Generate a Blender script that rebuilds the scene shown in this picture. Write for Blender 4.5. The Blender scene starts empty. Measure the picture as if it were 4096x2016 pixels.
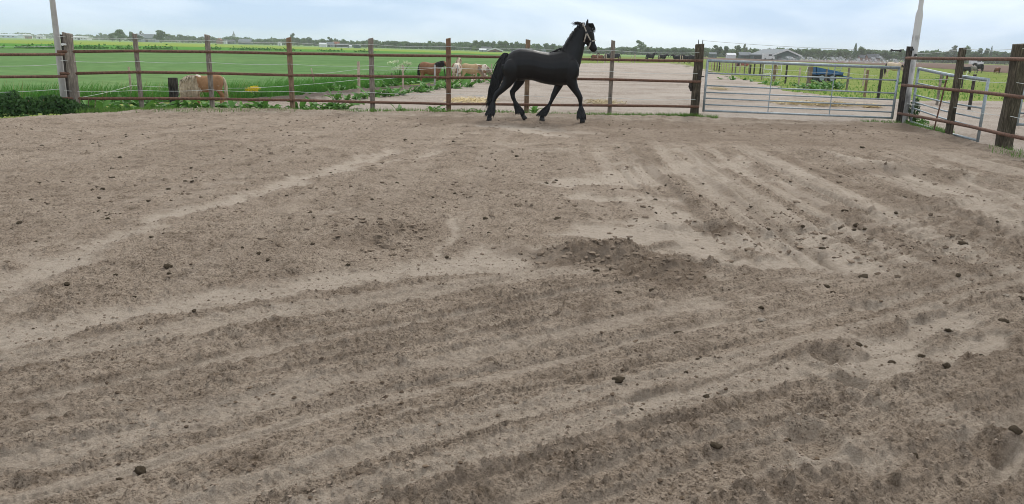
import bpy, bmesh, math, random
import numpy as np
from mathutils import Vector, Matrix

random.seed(7)
rng = np.random.default_rng(11)
SC = bpy.context.scene
COL = SC.collection
R = math.radians

# ------------------------------------------------------------------ camera
F_PX = 3103.0          # focal length in pixels of the 4096 px wide photograph
CAM_H = 1.6
ROLL = math.atan(0.0252)
PITCH = math.atan((1008 - (145 + 0.0252 * 2048)) * math.cos(ROLL) / F_PX)
cF = np.array([0, math.cos(PITCH), -math.sin(PITCH)])
cU0 = np.array([0, math.sin(PITCH), math.cos(PITCH)])
cR0 = np.array([1.0, 0, 0])
cR = math.cos(ROLL) * cR0 + math.sin(ROLL) * cU0
cU = -math.sin(ROLL) * cR0 + math.cos(ROLL) * cU0
cam_d = bpy.data.cameras.new('camera')
cam = bpy.data.objects.new('camera', cam_d)
COL.objects.link(cam)
cam_d.sensor_fit = 'HORIZONTAL'
cam_d.sensor_width = 36.0
cam_d.lens = 36.0 * F_PX / 4096.0
cam_d.clip_start = 0.05
cam_d.clip_end = 20000
M = Matrix.Identity(4)
for i in range(3):
    M[i][0] = cR[i]; M[i][1] = cU[i]; M[i][2] = -cF[i]
M[2][3] = CAM_H
cam.matrix_world = M
SC.camera = cam

# ------------------------------------------------------------------ sky and sun
SUN_EL, SUN_AZ = 45.0, 20.0      # soft light from beyond the fence, a little to the right
SKY_STRENGTH = 0.12
wd = bpy.data.worlds.new('World')
SC.world = wd
wd.use_nodes = True
wn = wd.node_tree.nodes; wl = wd.node_tree.links
wn.clear()
w_out = wn.new('ShaderNodeOutputWorld')
w_bg = wn.new('ShaderNodeBackground')
w_bg.inputs['Strength'].default_value = SKY_STRENGTH
w_sky = wn.new('ShaderNodeTexSky')
w_sky.sky_type = 'NISHITA'
w_sky.sun_disc = False
w_sky.sun_elevation = R(SUN_EL)
w_sky.sun_rotation = R(SUN_AZ)
w_sky.air_density = 1.0
w_sky.dust_density = 1.0
w_sky.altitude = 0
w_tc = wn.new('ShaderNodeTexCoord')
w_map = wn.new('ShaderNodeMapping')
w_map.inputs['Scale'].default_value = (1.0, 1.0, 4.5)
w_map.inputs['Location'].default_value = (0.35, 0.0, 0.12)
wl.new(w_tc.outputs['Generated'], w_map.inputs['Vector'])
w_n1 = wn.new('ShaderNodeTexNoise')
w_n1.inputs['Scale'].default_value = 2.6
w_n1.inputs['Detail'].default_value = 5
w_n1.inputs['Roughness'].default_value = 0.5
w_n1.inputs['Distortion'].default_value = 0.3
wl.new(w_map.outputs[0], w_n1.inputs['Vector'])
w_cr = wn.new('ShaderNodeValToRGB')       # cloud deck: thin blue-grey veils to white
w_cr.color_ramp.elements[0].position = 0.40
w_cr.color_ramp.elements[0].color = (3.95, 5.2, 6.85, 1)
w_cr.color_ramp.elements[1].position = 0.62
w_cr.color_ramp.elements[1].color = (6.8, 7.6, 8.6, 1)
wl.new(w_n1.outputs['Fac'], w_cr.inputs[0])
w_mix = wn.new('ShaderNodeMix')
w_mix.data_type = 'RGBA'
w_mix.inputs['Factor'].default_value = 0.95
wl.new(w_sky.outputs[0], w_mix.inputs['A'])
# higher up the cloud deck closes and turns neutral white-grey
w_sep = wn.new('ShaderNodeSeparateXYZ'); wl.new(w_tc.outputs['Generated'], w_sep.inputs[0])
w_mr = wn.new('ShaderNodeMapRange'); w_mr.interpolation_type = 'SMOOTHSTEP'
w_mr.inputs['From Min'].default_value = 0.08; w_mr.inputs['From Max'].default_value = 0.50; w_mr.inputs['To Max'].default_value = 0.9
wl.new(w_sep.outputs['Z'], w_mr.inputs['Value'])
w_cr2 = wn.new('ShaderNodeValToRGB')
w_cr2.color_ramp.elements[0].position = 0.35; w_cr2.color_ramp.elements[0].color = (5.9, 6.05, 6.3, 1)
w_cr2.color_ramp.elements[1].position = 0.65; w_cr2.color_ramp.elements[1].color = (8.0, 8.0, 8.0, 1)
wl.new(w_n1.outputs['Fac'], w_cr2.inputs[0])
w_mx2 = wn.new('ShaderNodeMix'); w_mx2.data_type = 'RGBA'
wl.new(w_mr.outputs[0], w_mx2.inputs['Factor']); wl.new(w_cr.outputs[0], w_mx2.inputs['A']); wl.new(w_cr2.outputs[0], w_mx2.inputs['B'])
wl.new(w_mx2.outputs['Result'], w_mix.inputs['B'])
wl.new(w_mix.outputs['Result'], w_bg.inputs['Color'])
wl.new(w_bg.outputs[0], w_out.inputs[0])

sun_d = bpy.data.lights.new('sun', 'SUN')
sun_d.energy = 1.5
sun_d.angle = R(11)
sun_d.color = (1.0, 0.96, 0.9)
sun = bpy.data.objects.new('sun', sun_d)
COL.objects.link(sun)
sd = Vector((math.sin(R(SUN_AZ)) * math.cos(R(SUN_EL)), math.cos(R(SUN_AZ)) * math.cos(R(SUN_EL)), math.sin(R(SUN_EL))))
sun.rotation_euler = sd.to_track_quat('Z', 'Y').to_euler()
sun.location = (0, 0, 30)
SC.view_settings.view_transform = 'Standard'
SC.view_settings.look = 'None'
SC.view_settings.exposure = 0.26
SC.view_settings.gamma = 1.0
SC.render.engine = 'CYCLES'
SC.cycles.max_bounces = 6
SC.cycles.sample_clamp_indirect = 2.0
SC.cycles.transparent_max_bounces = 6
SC.cycles.use_denoising = True
SC.cycles.denoiser = 'OPENIMAGEDENOISE'
SC.cycles.denoising_prefilter = 'ACCURATE'
SC.cycles.volume_bounces = 3
SC.cycles.filter_width = 0.95

# ------------------------------------------------------------------ survey helpers
def ray(u, v):
    return cF + (u - 2048) / F_PX * cR + (1008 - v) / F_PX * cU
def G(u, v, z=0.0):
    d = ray(u, v); t = (z - CAM_H) / d[2]
    return Vector((d[0] * t, d[1] * t, z))
def at(u, v, Y):
    d = ray(u, v); t = Y / d[1]
    return Vector((d[0] * t, Y, d[2] * t + CAM_H))
def horizon(u):
    return 145 + 0.0252 * u

# ------------------------------------------------------------------ noise
def _hash(ix, iy, seed):
    h = (ix.astype(np.int64) * 374761393 + iy.astype(np.int64) * 668265263 + seed * 1442695041) & 0x7fffffff
    h = ((h ^ (h >> 13)) * 1274126177) & 0x7fffffff
    h = ((h ^ (h >> 16)) * 1103515245 + 12345) & 0x7fffffff
    return (h & 0xffffff) / float(0x1000000)
def vnoise(x, y, seed=0):
    x = np.asarray(x, float); y = np.asarray(y, float)
    ix = np.floor(x); iy = np.floor(y); fx = x - ix; fy = y - iy
    fx = fx * fx * fx * (fx * (fx * 6 - 15) + 10); fy = fy * fy * fy * (fy * (fy * 6 - 15) + 10)
    a = _hash(ix, iy, seed); b = _hash(ix + 1, iy, seed); c = _hash(ix, iy + 1, seed); d = _hash(ix + 1, iy + 1, seed)
    return (a + (b - a) * fx) * (1 - fy) + (c + (d - c) * fx) * fy
def fbm(x, y, seed=0, oct=4, gain=0.5):
    s = 0; a = 1.0; n = 0
    for o in range(oct):
        s = s + a * (vnoise(x * 2 ** o + 17.3 * o, y * 2 ** o - 9.1 * o, seed + o) - 0.5); n += a; a *= gain
    return s / n * 2
def clods(x, y, cell, seed, rmin, rmax, prob, flat=0.6):
    gx = x / cell; gy = y / cell
    ix = np.floor(gx); iy = np.floor(gy)
    h = np.zeros_like(gx)
    for dx in (-1, 0, 1):
        for dy in (-1, 0, 1):
            jx = ix + dx; jy = iy + dy
            cx = jx + 0.15 + 0.7 * _hash(jx, jy, seed); cy = jy + 0.15 + 0.7 * _hash(jx, jy, seed + 1)
            rr = rmin + (rmax - rmin) * _hash(jx, jy, seed + 2) ** 2
            on = _hash(jx, jy, seed + 3) < prob
            el = 0.6 + 0.8 * _hash(jx, jy, seed + 4)
            d2 = ((gx - cx) ** 2 * el + (gy - cy) ** 2 / el) / (rr * rr)
            v = np.where(on, rr * np.sqrt(np.clip(1 - d2, 0, None)), 0)
            h = np.maximum(h, v)
    return h * cell * flat
def sstep(a, b, x):
    t = np.clip((x - a) / (b - a), 0, 1)
    return t * t * (3 - 2 * t)
def seg_dist(x, y, pts):
    best = np.full_like(x, 1e9)
    for (ax, ay), (bx, by) in zip(pts[:-1], pts[1:]):
        dx = bx - ax; dy = by - ay
        t = np.clip(((x - ax) * dx + (y - ay) * dy) / (dx * dx + dy * dy + 1e-12), 0, 1)
        best = np.minimum(best, np.hypot(x - ax - t * dx, y - ay - t * dy))
    return best
def in_poly(x, y, poly):
    ins = np.zeros_like(x, bool)
    n = len(poly)
    for i in range(n):
        ax, ay = poly[i]; bx, by = poly[(i + 1) % n]
        c = ((ay > y) != (by > y)) & (x < (bx - ax) * (y - ay) / (by - ay + 1e-12) + ax)
        ins ^= c
    return ins

# ------------------------------------------------------------------ materials
MATS = {}
def newmat(name):
    m = bpy.data.materials.new(name); m.use_nodes = True
    nt = m.node_tree
    b = nt.nodes['Principled BSDF']
    return m, nt, b
def ramp(nt, stops):
    r = nt.nodes.new('ShaderNodeValToRGB')
    e = r.color_ramp.elements
    e[0].position, e[0].color = stops[0][0], (*stops[0][1], 1)
    e[1].position, e[1].color = stops[-1][0], (*stops[-1][1], 1)
    for p, c in stops[1:-1]:
        k = e.new(p); k.color = (*c, 1)
    return r
def noise(nt, scale, detail=4, rough=0.55, vec=None, dist=0.0):
    n = nt.nodes.new('ShaderNodeTexNoise')
    n.inputs['Scale'].default_value = scale; n.inputs['Detail'].default_value = detail
    n.inputs['Roughness'].default_value = rough; n.inputs['Distortion'].default_value = dist
    if vec is not None: nt.links.new(vec, n.inputs['Vector'])
    return n
def coord(nt, kind='Object', scale=(1, 1, 1)):
    tc = nt.nodes.new('ShaderNodeTexCoord'); mp = nt.nodes.new('ShaderNodeMapping')
    mp.inputs['Scale'].default_value = scale
    nt.links.new(tc.outputs[kind], mp.inputs['Vector'])
    return mp.outputs[0]
def wpos(nt, scale=(1, 1, 1)):
    g = nt.nodes.new('ShaderNodeNewGeometry'); mp = nt.nodes.new('ShaderNodeMapping')
    mp.inputs['Scale'].default_value = scale
    nt.links.new(g.outputs['Position'], mp.inputs['Vector'])
    return mp.outputs[0]
def bump(nt, b, h, strength, dist):
    bp = nt.nodes.new('ShaderNodeBump')
    bp.inputs['Strength'].default_value = strength; bp.inputs['Distance'].default_value = dist
    nt.links.new(h, bp.inputs['Height']); nt.links.new(bp.outputs[0], b.inputs['Normal'])
def mixc(nt, fac, a, b, mode='MIX'):
    m = nt.nodes.new('ShaderNodeMix'); m.data_type = 'RGBA'; m.blend_type = mode
    for s, v in (('Factor', fac), ('A', a), ('B', b)):
        if hasattr(v, 'is_output'): nt.links.new(v, m.inputs[s])
        elif s == 'Factor': m.inputs[s].default_value = v
        else: m.inputs[s].default_value = (*v, 1)
    return m.outputs['Result']
def noisy(name, c0, c1, scale=6, rough=0.8, stretch=(1, 1, 1), bumpd=0.0, detail=5, metal=0.0, pos=(0.3, 0.7), kind='Object', spec=0.5):
    if name in MATS: return MATS[name]
    m, nt, b = newmat(name)
    v = coord(nt, kind, stretch)
    n = noise(nt, scale, detail, 0.6, v)
    r = ramp(nt, [(pos[0], c0), (pos[1], c1)])
    nt.links.new(n.outputs['Fac'], r.inputs[0]); nt.links.new(r.outputs[0], b.inputs['Base Color'])
    b.inputs['Roughness'].default_value = rough; b.inputs['Metallic'].default_value = metal
    b.inputs['Specular IOR Level'].default_value = spec
    if bumpd: bump(nt, b, n.outputs['Fac'], 0.7, bumpd)
    MATS[name] = m
    return m
def leafmat(name, c0, c1, trans=0.25, rough=0.55, scale=3.0):
    if name in MATS: return MATS[name]
    m, nt, b = newmat(name)
    oi = nt.nodes.new('ShaderNodeObjectInfo')
    n = noise(nt, scale, 3, 0.6, wpos(nt))
    r = ramp(nt, [(0.3, c0), (0.7, c1)])
    nt.links.new(n.outputs['Fac'], r.inputs[0])
    hs = nt.nodes.new('ShaderNodeHueSaturation')
    mr = nt.nodes.new('ShaderNodeMapRange')
    mr.inputs['To Min'].default_value = 0.75; mr.inputs['To Max'].default_value = 1.3
    nt.links.new(oi.outputs['Random'], mr.inputs['Value']); nt.links.new(mr.outputs[0], hs.inputs['Value'])
    nt.links.new(r.outputs[0], hs.inputs['Color'])
    nt.links.new(hs.outputs[0], b.inputs['Base Color'])
    b.inputs['Roughness'].default_value = rough
    b.inputs['Specular IOR Level'].default_value = 0.3
    t = nt.nodes.new('ShaderNodeBsdfTranslucent'); nt.links.new(hs.outputs[0], t.inputs['Color'])
    ms = nt.nodes.new('ShaderNodeMixShader'); ms.inputs[0].default_value = trans
    nt.links.new(b.outputs[0], ms.inputs[1]); nt.links.new(t.outputs[0], ms.inputs[2])
    nt.links.new(ms.outputs[0], nt.nodes['Material Output'].inputs['Surface'])
    MATS[name] = m
    return m

def sand_material(name, dry, mid, dark, wet, grit_scale):
    m, nt, b = newmat(name)
    P = wpos(nt)
    def att(n):
        a = nt.nodes.new('ShaderNodeAttribute'); a.attribute_name = n; return a.outputs['Fac']
    n1 = noise(nt, 0.9, 5, 0.6, P); n2 = noise(nt, 22, 6, 0.7, P); n3 = noise(nt, grit_scale, 3, 0.7, P)
    c1 = ramp(nt, [(0.34, dark), (0.49, mid), (0.7, tuple(min(1, c * 1.15) for c in mid))])
    nt.links.new(n2.outputs['Fac'], c1.inputs[0])  # dark tone of turned soil, sharpened to stand in for tiny crumb shadows
    big = ramp(nt, [(0.3, (0.84, 0.82, 0.80)), (0.7, (1.1, 1.1, 1.1))])
    nt.links.new(n1.outputs['Fac'], big.inputs[0])
    c = mixc(nt, 1.0, c1.outputs[0], big.outputs[0], 'MULTIPLY')
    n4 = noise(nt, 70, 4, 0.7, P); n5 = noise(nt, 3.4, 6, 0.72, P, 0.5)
    sp = ramp(nt, [(0.38, (0.42, 0.40, 0.38)), (0.48, (0.97,) * 3), (0.66, (1.22,) * 3)]); nt.links.new(n4.outputs['Fac'], sp.inputs[0])  # specks of soil tone, with small shadows between crumbs put into the colour
    pt = ramp(nt, [(0.36, (0.68, 0.66, 0.64)), (0.50, (1.0,) * 3)]); nt.links.new(n5.outputs['Fac'], pt.inputs[0])  # dark patches of turned soil that also paint in clod shadows
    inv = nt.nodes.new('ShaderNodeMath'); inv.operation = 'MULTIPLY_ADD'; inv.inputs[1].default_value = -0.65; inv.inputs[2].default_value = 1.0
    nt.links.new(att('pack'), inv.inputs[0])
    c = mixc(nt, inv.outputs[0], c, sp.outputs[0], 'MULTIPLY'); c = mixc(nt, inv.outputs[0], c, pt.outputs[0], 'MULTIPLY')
    pk = nt.nodes.new('ShaderNodeMath'); pk.operation = 'MULTIPLY'
    rr = ramp(nt, [(0.3, (0.55,) * 3), (0.6, (1, 1, 1))]); nt.links.new(n2.outputs['Fac'], rr.inputs[0])
    nt.links.new(att('pack'), pk.inputs[0]); nt.links.new(rr.outputs[0], pk.inputs[1])
    c = mixc(nt, pk.outputs[0], c, dry)
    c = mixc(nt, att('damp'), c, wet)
    gr = ramp(nt, [(0.3, (0.78, 0.77, 0.76)), (0.7, (1.15, 1.15, 1.15))]); nt.links.new(n3.outputs['Fac'], gr.inputs[0])
    c = mixc(nt, 1.0, c, gr.outputs[0], 'MULTIPLY')
    nt.links.new(c, b.inputs['Base Color'])
    b.inputs['Roughness'].default_value = 0.95
    b.inputs['Specular IOR Level'].default_value = 0.15
    ad = nt.nodes.new('ShaderNodeMath'); ad.operation = 'ADD'
    nt.links.new(n2.outputs['Fac'], ad.inputs[0])
    ml = nt.nodes.new('ShaderNodeMath'); ml.operation = 'MULTIPLY'; ml.inputs[1].default_value = 0.35
    nt.links.new(n3.outputs['Fac'], ml.inputs[0]); nt.links.new(ml.outputs[0], ad.inputs[1])
    ad2 = nt.nodes.new('ShaderNodeMath'); ad2.operation = 'MULTIPLY_ADD'; ad2.inputs[1].default_value = 0.5
    nt.links.new(n4.outputs['Fac'], ad2.inputs[0]); nt.links.new(ad.outputs[0], ad2.inputs[2])
    bump(nt, b, ad2.outputs[0], 1.0, 0.035)
    return m
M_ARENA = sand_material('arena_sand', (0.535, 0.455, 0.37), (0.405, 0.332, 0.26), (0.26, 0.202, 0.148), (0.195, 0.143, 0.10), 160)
M_LANE = sand_material('lane_dirt', (0.48, 0.42, 0.36), (0.40, 0.34, 0.285), (0.24, 0.195, 0.155), (0.08, 0.06, 0.045), 60)

def field_material(name, c0, c1, c2, sc, streak=None, rough=0.9):
    m, nt, b = newmat(name)
    n1 = noise(nt, sc, 6, 0.65, wpos(nt)); n2 = noise(nt, sc * 14, 4, 0.7, wpos(nt))
    r = ramp(nt, [(0.3, c0), (0.5, c1), (0.72, c2)])
    nt.links.new(n1.outputs['Fac'], r.inputs[0])
    g = ramp(nt, [(0.3, (0.78,) * 3), (0.7, (1.18,) * 3)]); nt.links.new(n2.outputs['Fac'], g.inputs[0])
    c = mixc(nt, 1.0, r.outputs[0], g.outputs[0], 'MULTIPLY')
    nt.links.new(c, b.inputs['Base Color'])
    b.inputs['Roughness'].default_value = rough; b.inputs['Specular IOR Level'].default_value = 0.0
    return m
M_PASTURE = field_material('pasture_grass', (0.17, 0.21, 0.06), (0.20, 0.25, 0.075), (0.27, 0.30, 0.10), 0.12)
M_CROP = field_material('crop_grass', (0.105, 0.195, 0.072), (0.130, 0.228, 0.088), (0.175, 0.262, 0.105), 0.08)
M_BUTTER = field_material('buttercup_grass', (0.19, 0.29, 0.07), (0.24, 0.33, 0.07), (0.33, 0.38, 0.06), 0.05)
M_ROUGH = field_material('rough_grass', (0.07, 0.20, 0.04), (0.10, 0.25, 0.05), (0.13, 0.29, 0.055), 0.10)
M_PLOUGH = field_material('ploughed_soil', (0.15, 0.105, 0.085), (0.19, 0.135, 0.11), (0.21, 0.16, 0.125), 0.10)
M_FARGREEN = field_material('far_grass', (0.17, 0.27, 0.10), (0.21, 0.32, 0.12), (0.26, 0.36, 0.14), 0.03)

# ------------------------------------------------------------------ mesh helpers
def tag(o, label=None, cat=None, group=None, kind=None):
    if label: o['label'] = label
    if cat: o['category'] = cat
    if group: o['group'] = group
    if kind: o['kind'] = kind
    return o
def link(name, me, parent=None, loc=None):
    o = bpy.data.objects.new(name, me); COL.objects.link(o)
    if parent: o.parent = parent
    if loc is not None: o.location = loc
    return o
def empty(name, loc=(0, 0, 0), rz=0.0):
    o = bpy.data.objects.new(name, None); COL.objects.link(o)
    o.empty_display_size = 0.2; o.location = loc; o.rotation_euler = (0, 0, rz)
    return o
def copy_tree(o, parent=None):
    c = o.copy(); COL.objects.link(c); c.parent = parent
    for ch in o.children: copy_tree(ch, c)
    return c
def np_mesh(name, verts, faces, mat=None, smooth=True):
    """verts (n,3), faces (m,k) array of constant k"""
    me = bpy.data.meshes.new(name)
    verts = np.asarray(verts, np.float32); faces = np.asarray(faces, np.int32)
    k = faces.shape[1]
    me.vertices.add(len(verts)); me.vertices.foreach_set('co', verts.ravel())
    me.loops.add(faces.size); me.loops.foreach_set('vertex_index', faces.ravel())
    me.polygons.add(len(faces))
    me.polygons.foreach_set('loop_start', np.arange(0, faces.size, k, dtype=np.int32))
    me.polygons.foreach_set('loop_total', np.full(len(faces), k, np.int32))
    me.polygons.foreach_set('use_smooth', np.full(len(faces), smooth))
    if mat: me.materials.append(mat)
    me.update(calc_edges=True)
    return me
class MB:
    def __init__(s): s.v = []; s.f = []
    def add(s, vs, fs):
        o = len(s.v); s.v += [tuple(v) for v in vs]; s.f += [tuple(i + o for i in f) for f in fs]; return s
    def box(s, c, size, rot=None, taper=1.0):
        hx, hy, hz = size[0] / 2, size[1] / 2, size[2] / 2
        vs = []
        for z, t in ((-hz, 1), (hz, taper)):
            for x, y in ((-hx, -hy), (hx, -hy), (hx, hy), (-hx, hy)):
                p = Vector((x * t, y * t, z))
                if rot is not None: p = rot @ p
                vs.append(p + Vector(c))
        return s.add(vs, [(3, 2, 1, 0), (4, 5, 6, 7), (0, 1, 5, 4), (1, 2, 6, 5), (2, 3, 7, 6), (3, 0, 4, 7)])
    def tube(s, pts, rad, n=8, caps=True):
        pts = [Vector(p) for p in pts]
        if not hasattr(rad, '__len__'): rad = [rad] * len(pts)
        vs = []; prev = None
        for i, p in enumerate(pts):
            t = (pts[min(i + 1, len(pts) - 1)] - pts[max(i - 1, 0)]).normalized()
            if prev is None:
                a = t.orthogonal().normalized()
            else:
                a = (prev - t * prev.dot(t))
                a = a.normalized() if a.length > 1e-6 else t.orthogonal().normalized()
            prev = a; b = t.cross(a)
            for k in range(n):
                w = 2 * math.pi * k / n
                vs.append(p + (a * math.cos(w) + b * math.sin(w)) * rad[i])
        fs = []
        for i in range(len(pts) - 1):
            for k in range(n):
                k2 = (k + 1) % n
                fs.append((i * n + k, i * n + k2, (i + 1) * n + k2, (i + 1) * n + k))
        if caps:
            fs.append(tuple(reversed(range(n)))); fs.append(tuple((len(pts) - 1) * n + k for k in range(n)))
        return s.add(vs, fs)
    def loft(s, rings, caps=True):
        n = len(rings[0]); vs = [p for r in rings for p in r]; fs = []
        for i in range(len(rings) - 1):
            for k in range(n):
                k2 = (k + 1) % n
                fs.append((i * n + k, i * n + k2, (i + 1) * n + k2, (i + 1) * n + k))
        if caps:
            fs.append(tuple(reversed(range(n)))); fs.append(tuple((len(rings) - 1) * n + k for k in range(n)))
        return s.add(vs, fs)
    def prism(s, prof, y0, y1):
        n = len(prof)
        vs = [(x, y0, z) for x, z in prof] + [(x, y1, z) for x, z in prof]
        fs = [tuple(range(n)), tuple(reversed(range(n, 2 * n)))] + [(i, n + i, n + (i + 1) % n, (i + 1) % n) for i in range(n)]
        return s.add(vs, fs)
    def mesh(s, name, mat, smooth=False, fix=True):
        me = bpy.data.meshes.new(name)
        me.from_pydata(s.v, [], s.f)
        if mat: me.materials.append(mat)
        if fix:
            bm = bmesh.new(); bm.from_mesh(me); bmesh.ops.recalc_face_normals(bm, faces=bm.faces); bm.to_mesh(me); bm.free()
        if smooth: me.polygons.foreach_set('use_smooth', [True] * len(me.polygons))
        me.update()
        return me
    def build(s, name, mat, parent=None, smooth=False, loc=None, fix=True):
        return link(name, s.mesh(name, mat, smooth, fix), parent, loc)

# ------------------------------------------------------------------ distant ground
GZ = -0.15
def sheet(name, poly, z, mat, label=None):
    mb = MB(); n = len(poly)
    mb.add([(x, y, z) for x, y in poly], [tuple(range(n))])
    me = mb.mesh(name, mat, fix=False)
    bm = bmesh.new(); bm.from_mesh(me)
    bmesh.ops.triangulate(bm, faces=bm.faces)
    for f in bm.faces:
        if f.normal.z < 0: f.normal_flip()
    bm.to_mesh(me); bm.free()
    o = link(name, me); tag(o, kind='structure')
    if label: o['label'] = label
    return o
sheet('ground', [(-2600, -2600), (2600, -2600), (2600, 2600), (-2600, 2600)], GZ, M_PASTURE, 'yellow-green pasture stretching to the horizon')
def px_poly(pts, z):
    return [tuple(G(u, max(v, horizon(u) + 1.2), z)[:2]) for u, v in pts]
def far_clip(pts):
    return pts
# crop field, left of the lane
crop_px = [(-900, 520), (-900, 160), (0, 193), (560, 197), (900, 199), (1400, 208), (1800, 215), (2060, 222), (2300, 232), (2080, 262), (1990, 285), (1800, 325), (1560, 340), (1300, 366), (1100, 392), (560, 410), (0, 430)]
sheet('crop_field', px_poly(crop_px, GZ + 0.02), GZ + 0.02, M_CROP, 'even bright green field beyond the paddock fence')
rough_px = [(-900, 157), (0, 172), (560, 182), (900, 189), (1400, 201), (1800, 211), (2060, 219), (2300, 230), (2300, 232.6), (2060, 222.6), (1800, 215.8), (1400, 208.8), (900, 200), (560, 197.6), (0, 193.6), (-900, 161)]
sheet('rough_field', px_poly(rough_px, GZ + 0.04), GZ + 0.04, M_ROUGH, 'strip of rough darker grass along the ditch')
butter_px = [(-900, 128), (0, 158), (560, 168), (900, 177), (1400, 192), (1800, 203), (2060, 211), (2300, 222), (2300, 230.4), (2060, 219.4), (1800, 211.4), (1400, 201.4), (900, 189.6), (560, 183), (0, 173), (-900, 157.5)]
sheet('buttercup_field', px_poly(butter_px, GZ + 0.06), GZ + 0.06, M_BUTTER, 'meadow strip yellow with flowers below the horizon')
farg_px = [(-900, 124), (0, 147.6), (900, 169.5), (1400, 183), (2300, 206), (2800, 218), (2800, 231), (2300, 224), (2060, 212), (1800, 204), (1400, 193), (900, 178), (560, 169), (0, 159), (-900, 129)]
sheet('far_field', px_poly(farg_px, GZ + 0.08), GZ + 0.08, M_FARGREEN, 'pale green field in front of the distant trees')
plough_px = [(2780, 229), (3000, 234), (3400, 242), (3700, 251), (4096, 264), (4500, 275), (4500, 305), (4096, 296), (3800, 276), (3600, 263), (3300, 250), (2950, 241), (2780, 234)]
sheet('ploughed_field', px_poly(plough_px, GZ + 0.05), GZ + 0.05, M_PLOUGH, 'strip of bare brown ploughed soil beyond the pasture')

# ------------------------------------------------------------------ arena of churned sand
BOUND = [(-14, -8), (-13.5, 4), (-12.2, 11.5), (-10.9, 14.6), (-10.33, 15.66), (-10.0, 16.4), (-9.5, 17.25), (-8.6, 18.4), (-7.4, 19.2), (-5.5, 19.4), (-3.6, 19.75), (-1.7, 20.1), (0.3, 20.1), (2.4, 20.05), (4.65, 20.4), (7.2, 20.25), (9.75, 20.0), (9.55, 17.2), (9.2, 14.85), (8.7, 11.5), (8.2, 7), (8, 0), (8, -8)]
bth = []; brr = []
for (ax, ay), (bx, by) in zip(BOUND[:-1], BOUND[1:]):
    for k in range(20):
        x = ax + (bx - ax) * k / 20; y = ay + (by - ay) * k / 20
        bth.append(math.atan2(x, y)); brr.append(math.hypot(x, y))
bth = np.array(bth); brr = np.array(brr)
def bound_r(th):
    r = np.interp(th, bth, brr)
    return r + 0.10 * fbm(th * 60, th * 0, 5, 3)

PACK = [  # paler trodden tracks: polyline, half width, strength
    ([(-5.2, 2.9), (-2.87, 4.15), (-2.08, 4.6), (-1.18, 5.2), (-0.35, 5.68), (0.22, 6.1)], 0.27, 0.95),
    ([(-3.3, 4.2), (-3.3, 4.75), (-3.35, 6.0), (-3.05, 7.3), (-2.9, 8.6), (-2.6, 9.7), (-1.9, 12.5)], 0.22, 0.85),
    ([(-0.56, 5.8), (-0.60, 7.3)], 0.07, 0.8), ([(-0.45, 14.0), (0.3, 14.4), (1.0, 14.6)], 0.12, 0.3),
    ([(-2.2, 10.6), (-0.9, 13.1), (0.5, 14.0)], 0.12, 0.6),
    ([(-0.5, 16.7), (0.4, 15.6), (0.9, 15.2)], 0.34, 1.25), ([(0.2, 16.3), (1.4, 15.9)], 0.45, 1.2),
    ([(0.9, 9.9), (2.0, 10.8), (3.2, 11.9)], 0.45, 1.1), ([(0.9, 8.6), (1.6, 8.7)], 0.38, 1.0),
    ([(0.9, 6.75), (1.5, 7.0), (2.2, 6.6), (2.4, 6.1)], 0.40, 1.25), ([(1.45, 6.3), (1.9, 5.9), (2.3, 5.9)], 0.28, 1.15), ([(1.5, 7.3), (1.7, 8.2)], 0.26, 1.1),
    ([(1.85, 3.92), (2.2, 4.2), (2.75, 4.7)], 0.15, 1.25), ([(2.5, 4.05), (2.95, 4.5)], 0.13, 1.25), ([(2.9, 4.75), (2.3, 5.0), (3.2, 4.9)], 0.07, 0.7),
    ([(1.62, 3.85), (1.75, 3.8)], 0.09, 1.0), ([(1.6, 3.5), (1.72, 3.45)], 0.06, 1.0), ([(1.22, 2.72), (1.3, 2.85)], 0.10, 1.0), ([(1.75, 2.7), (2.0, 2.9)], 0.09, 0.8),
    ([(3.5, 12.6), (3.4, 8.6)], 0.13, 0.8), ([(4.2, 12.2), (4.0, 8.0)], 0.14, 0.8), ([(2.7, 11.0), (2.5, 8.5)], 0.12, 0.8), ([(5.4, 12.2), (5.6, 9.2), (5.0, 7.2)], 0.25, 0.9), ([(7.0, 12.6), (6.0, 10.0), (6.5, 9.0)], 0.28, 0.8),
    ([(8.9, 13.4), (6.5, 12.9), (5.2, 13.3)], 0.16, 0.7), ([(-10, 16), (-8, 17.9), (-4, 18.9), (3, 19.3), (8, 19.2)], 0.35, 0.5),
    ([(0.7, 3.35), (1.25, 3.75)], 0.08, 0.7), ([(-0.3, 3.55), (0.6, 4.0)], 0.05, 0.5), ([(2.3, 3.2), (2.8, 3.6)], 0.10, 0.8), ([(-2.3, 2.5), (-1.3, 3.05)], 0.06, 0.5), ([(-3.5, 3.3), (-1.4, 4.6)], 0.10, 0.45),
]
DAMP_SHADE = [([(-1.5, 17.8), (4, 17.9), (9, 18.6)], 1.1, 0.55), ([(2.0, 15.5), (8, 16.0)], 1.6, 0.35), ([(-0.2, 18.4), (2.4, 18.0)], 0.4, 0.5), ([(5, 11.3), (6.6, 10.6)], 0.4, 0.4),
        ([(0.36, 5.98), (0.71, 6.0), (0.97, 5.80), (1.2, 5.42)], 0.36, 0.62), ([(-1.3, 6.3), (-0.95, 6.8)], 0.3, 0.35), ([(1.88, 7.25), (1.84, 7.2)], 0.17, 0.7)]  # mound and pit: their shade is put in as a darker sand colour
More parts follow.
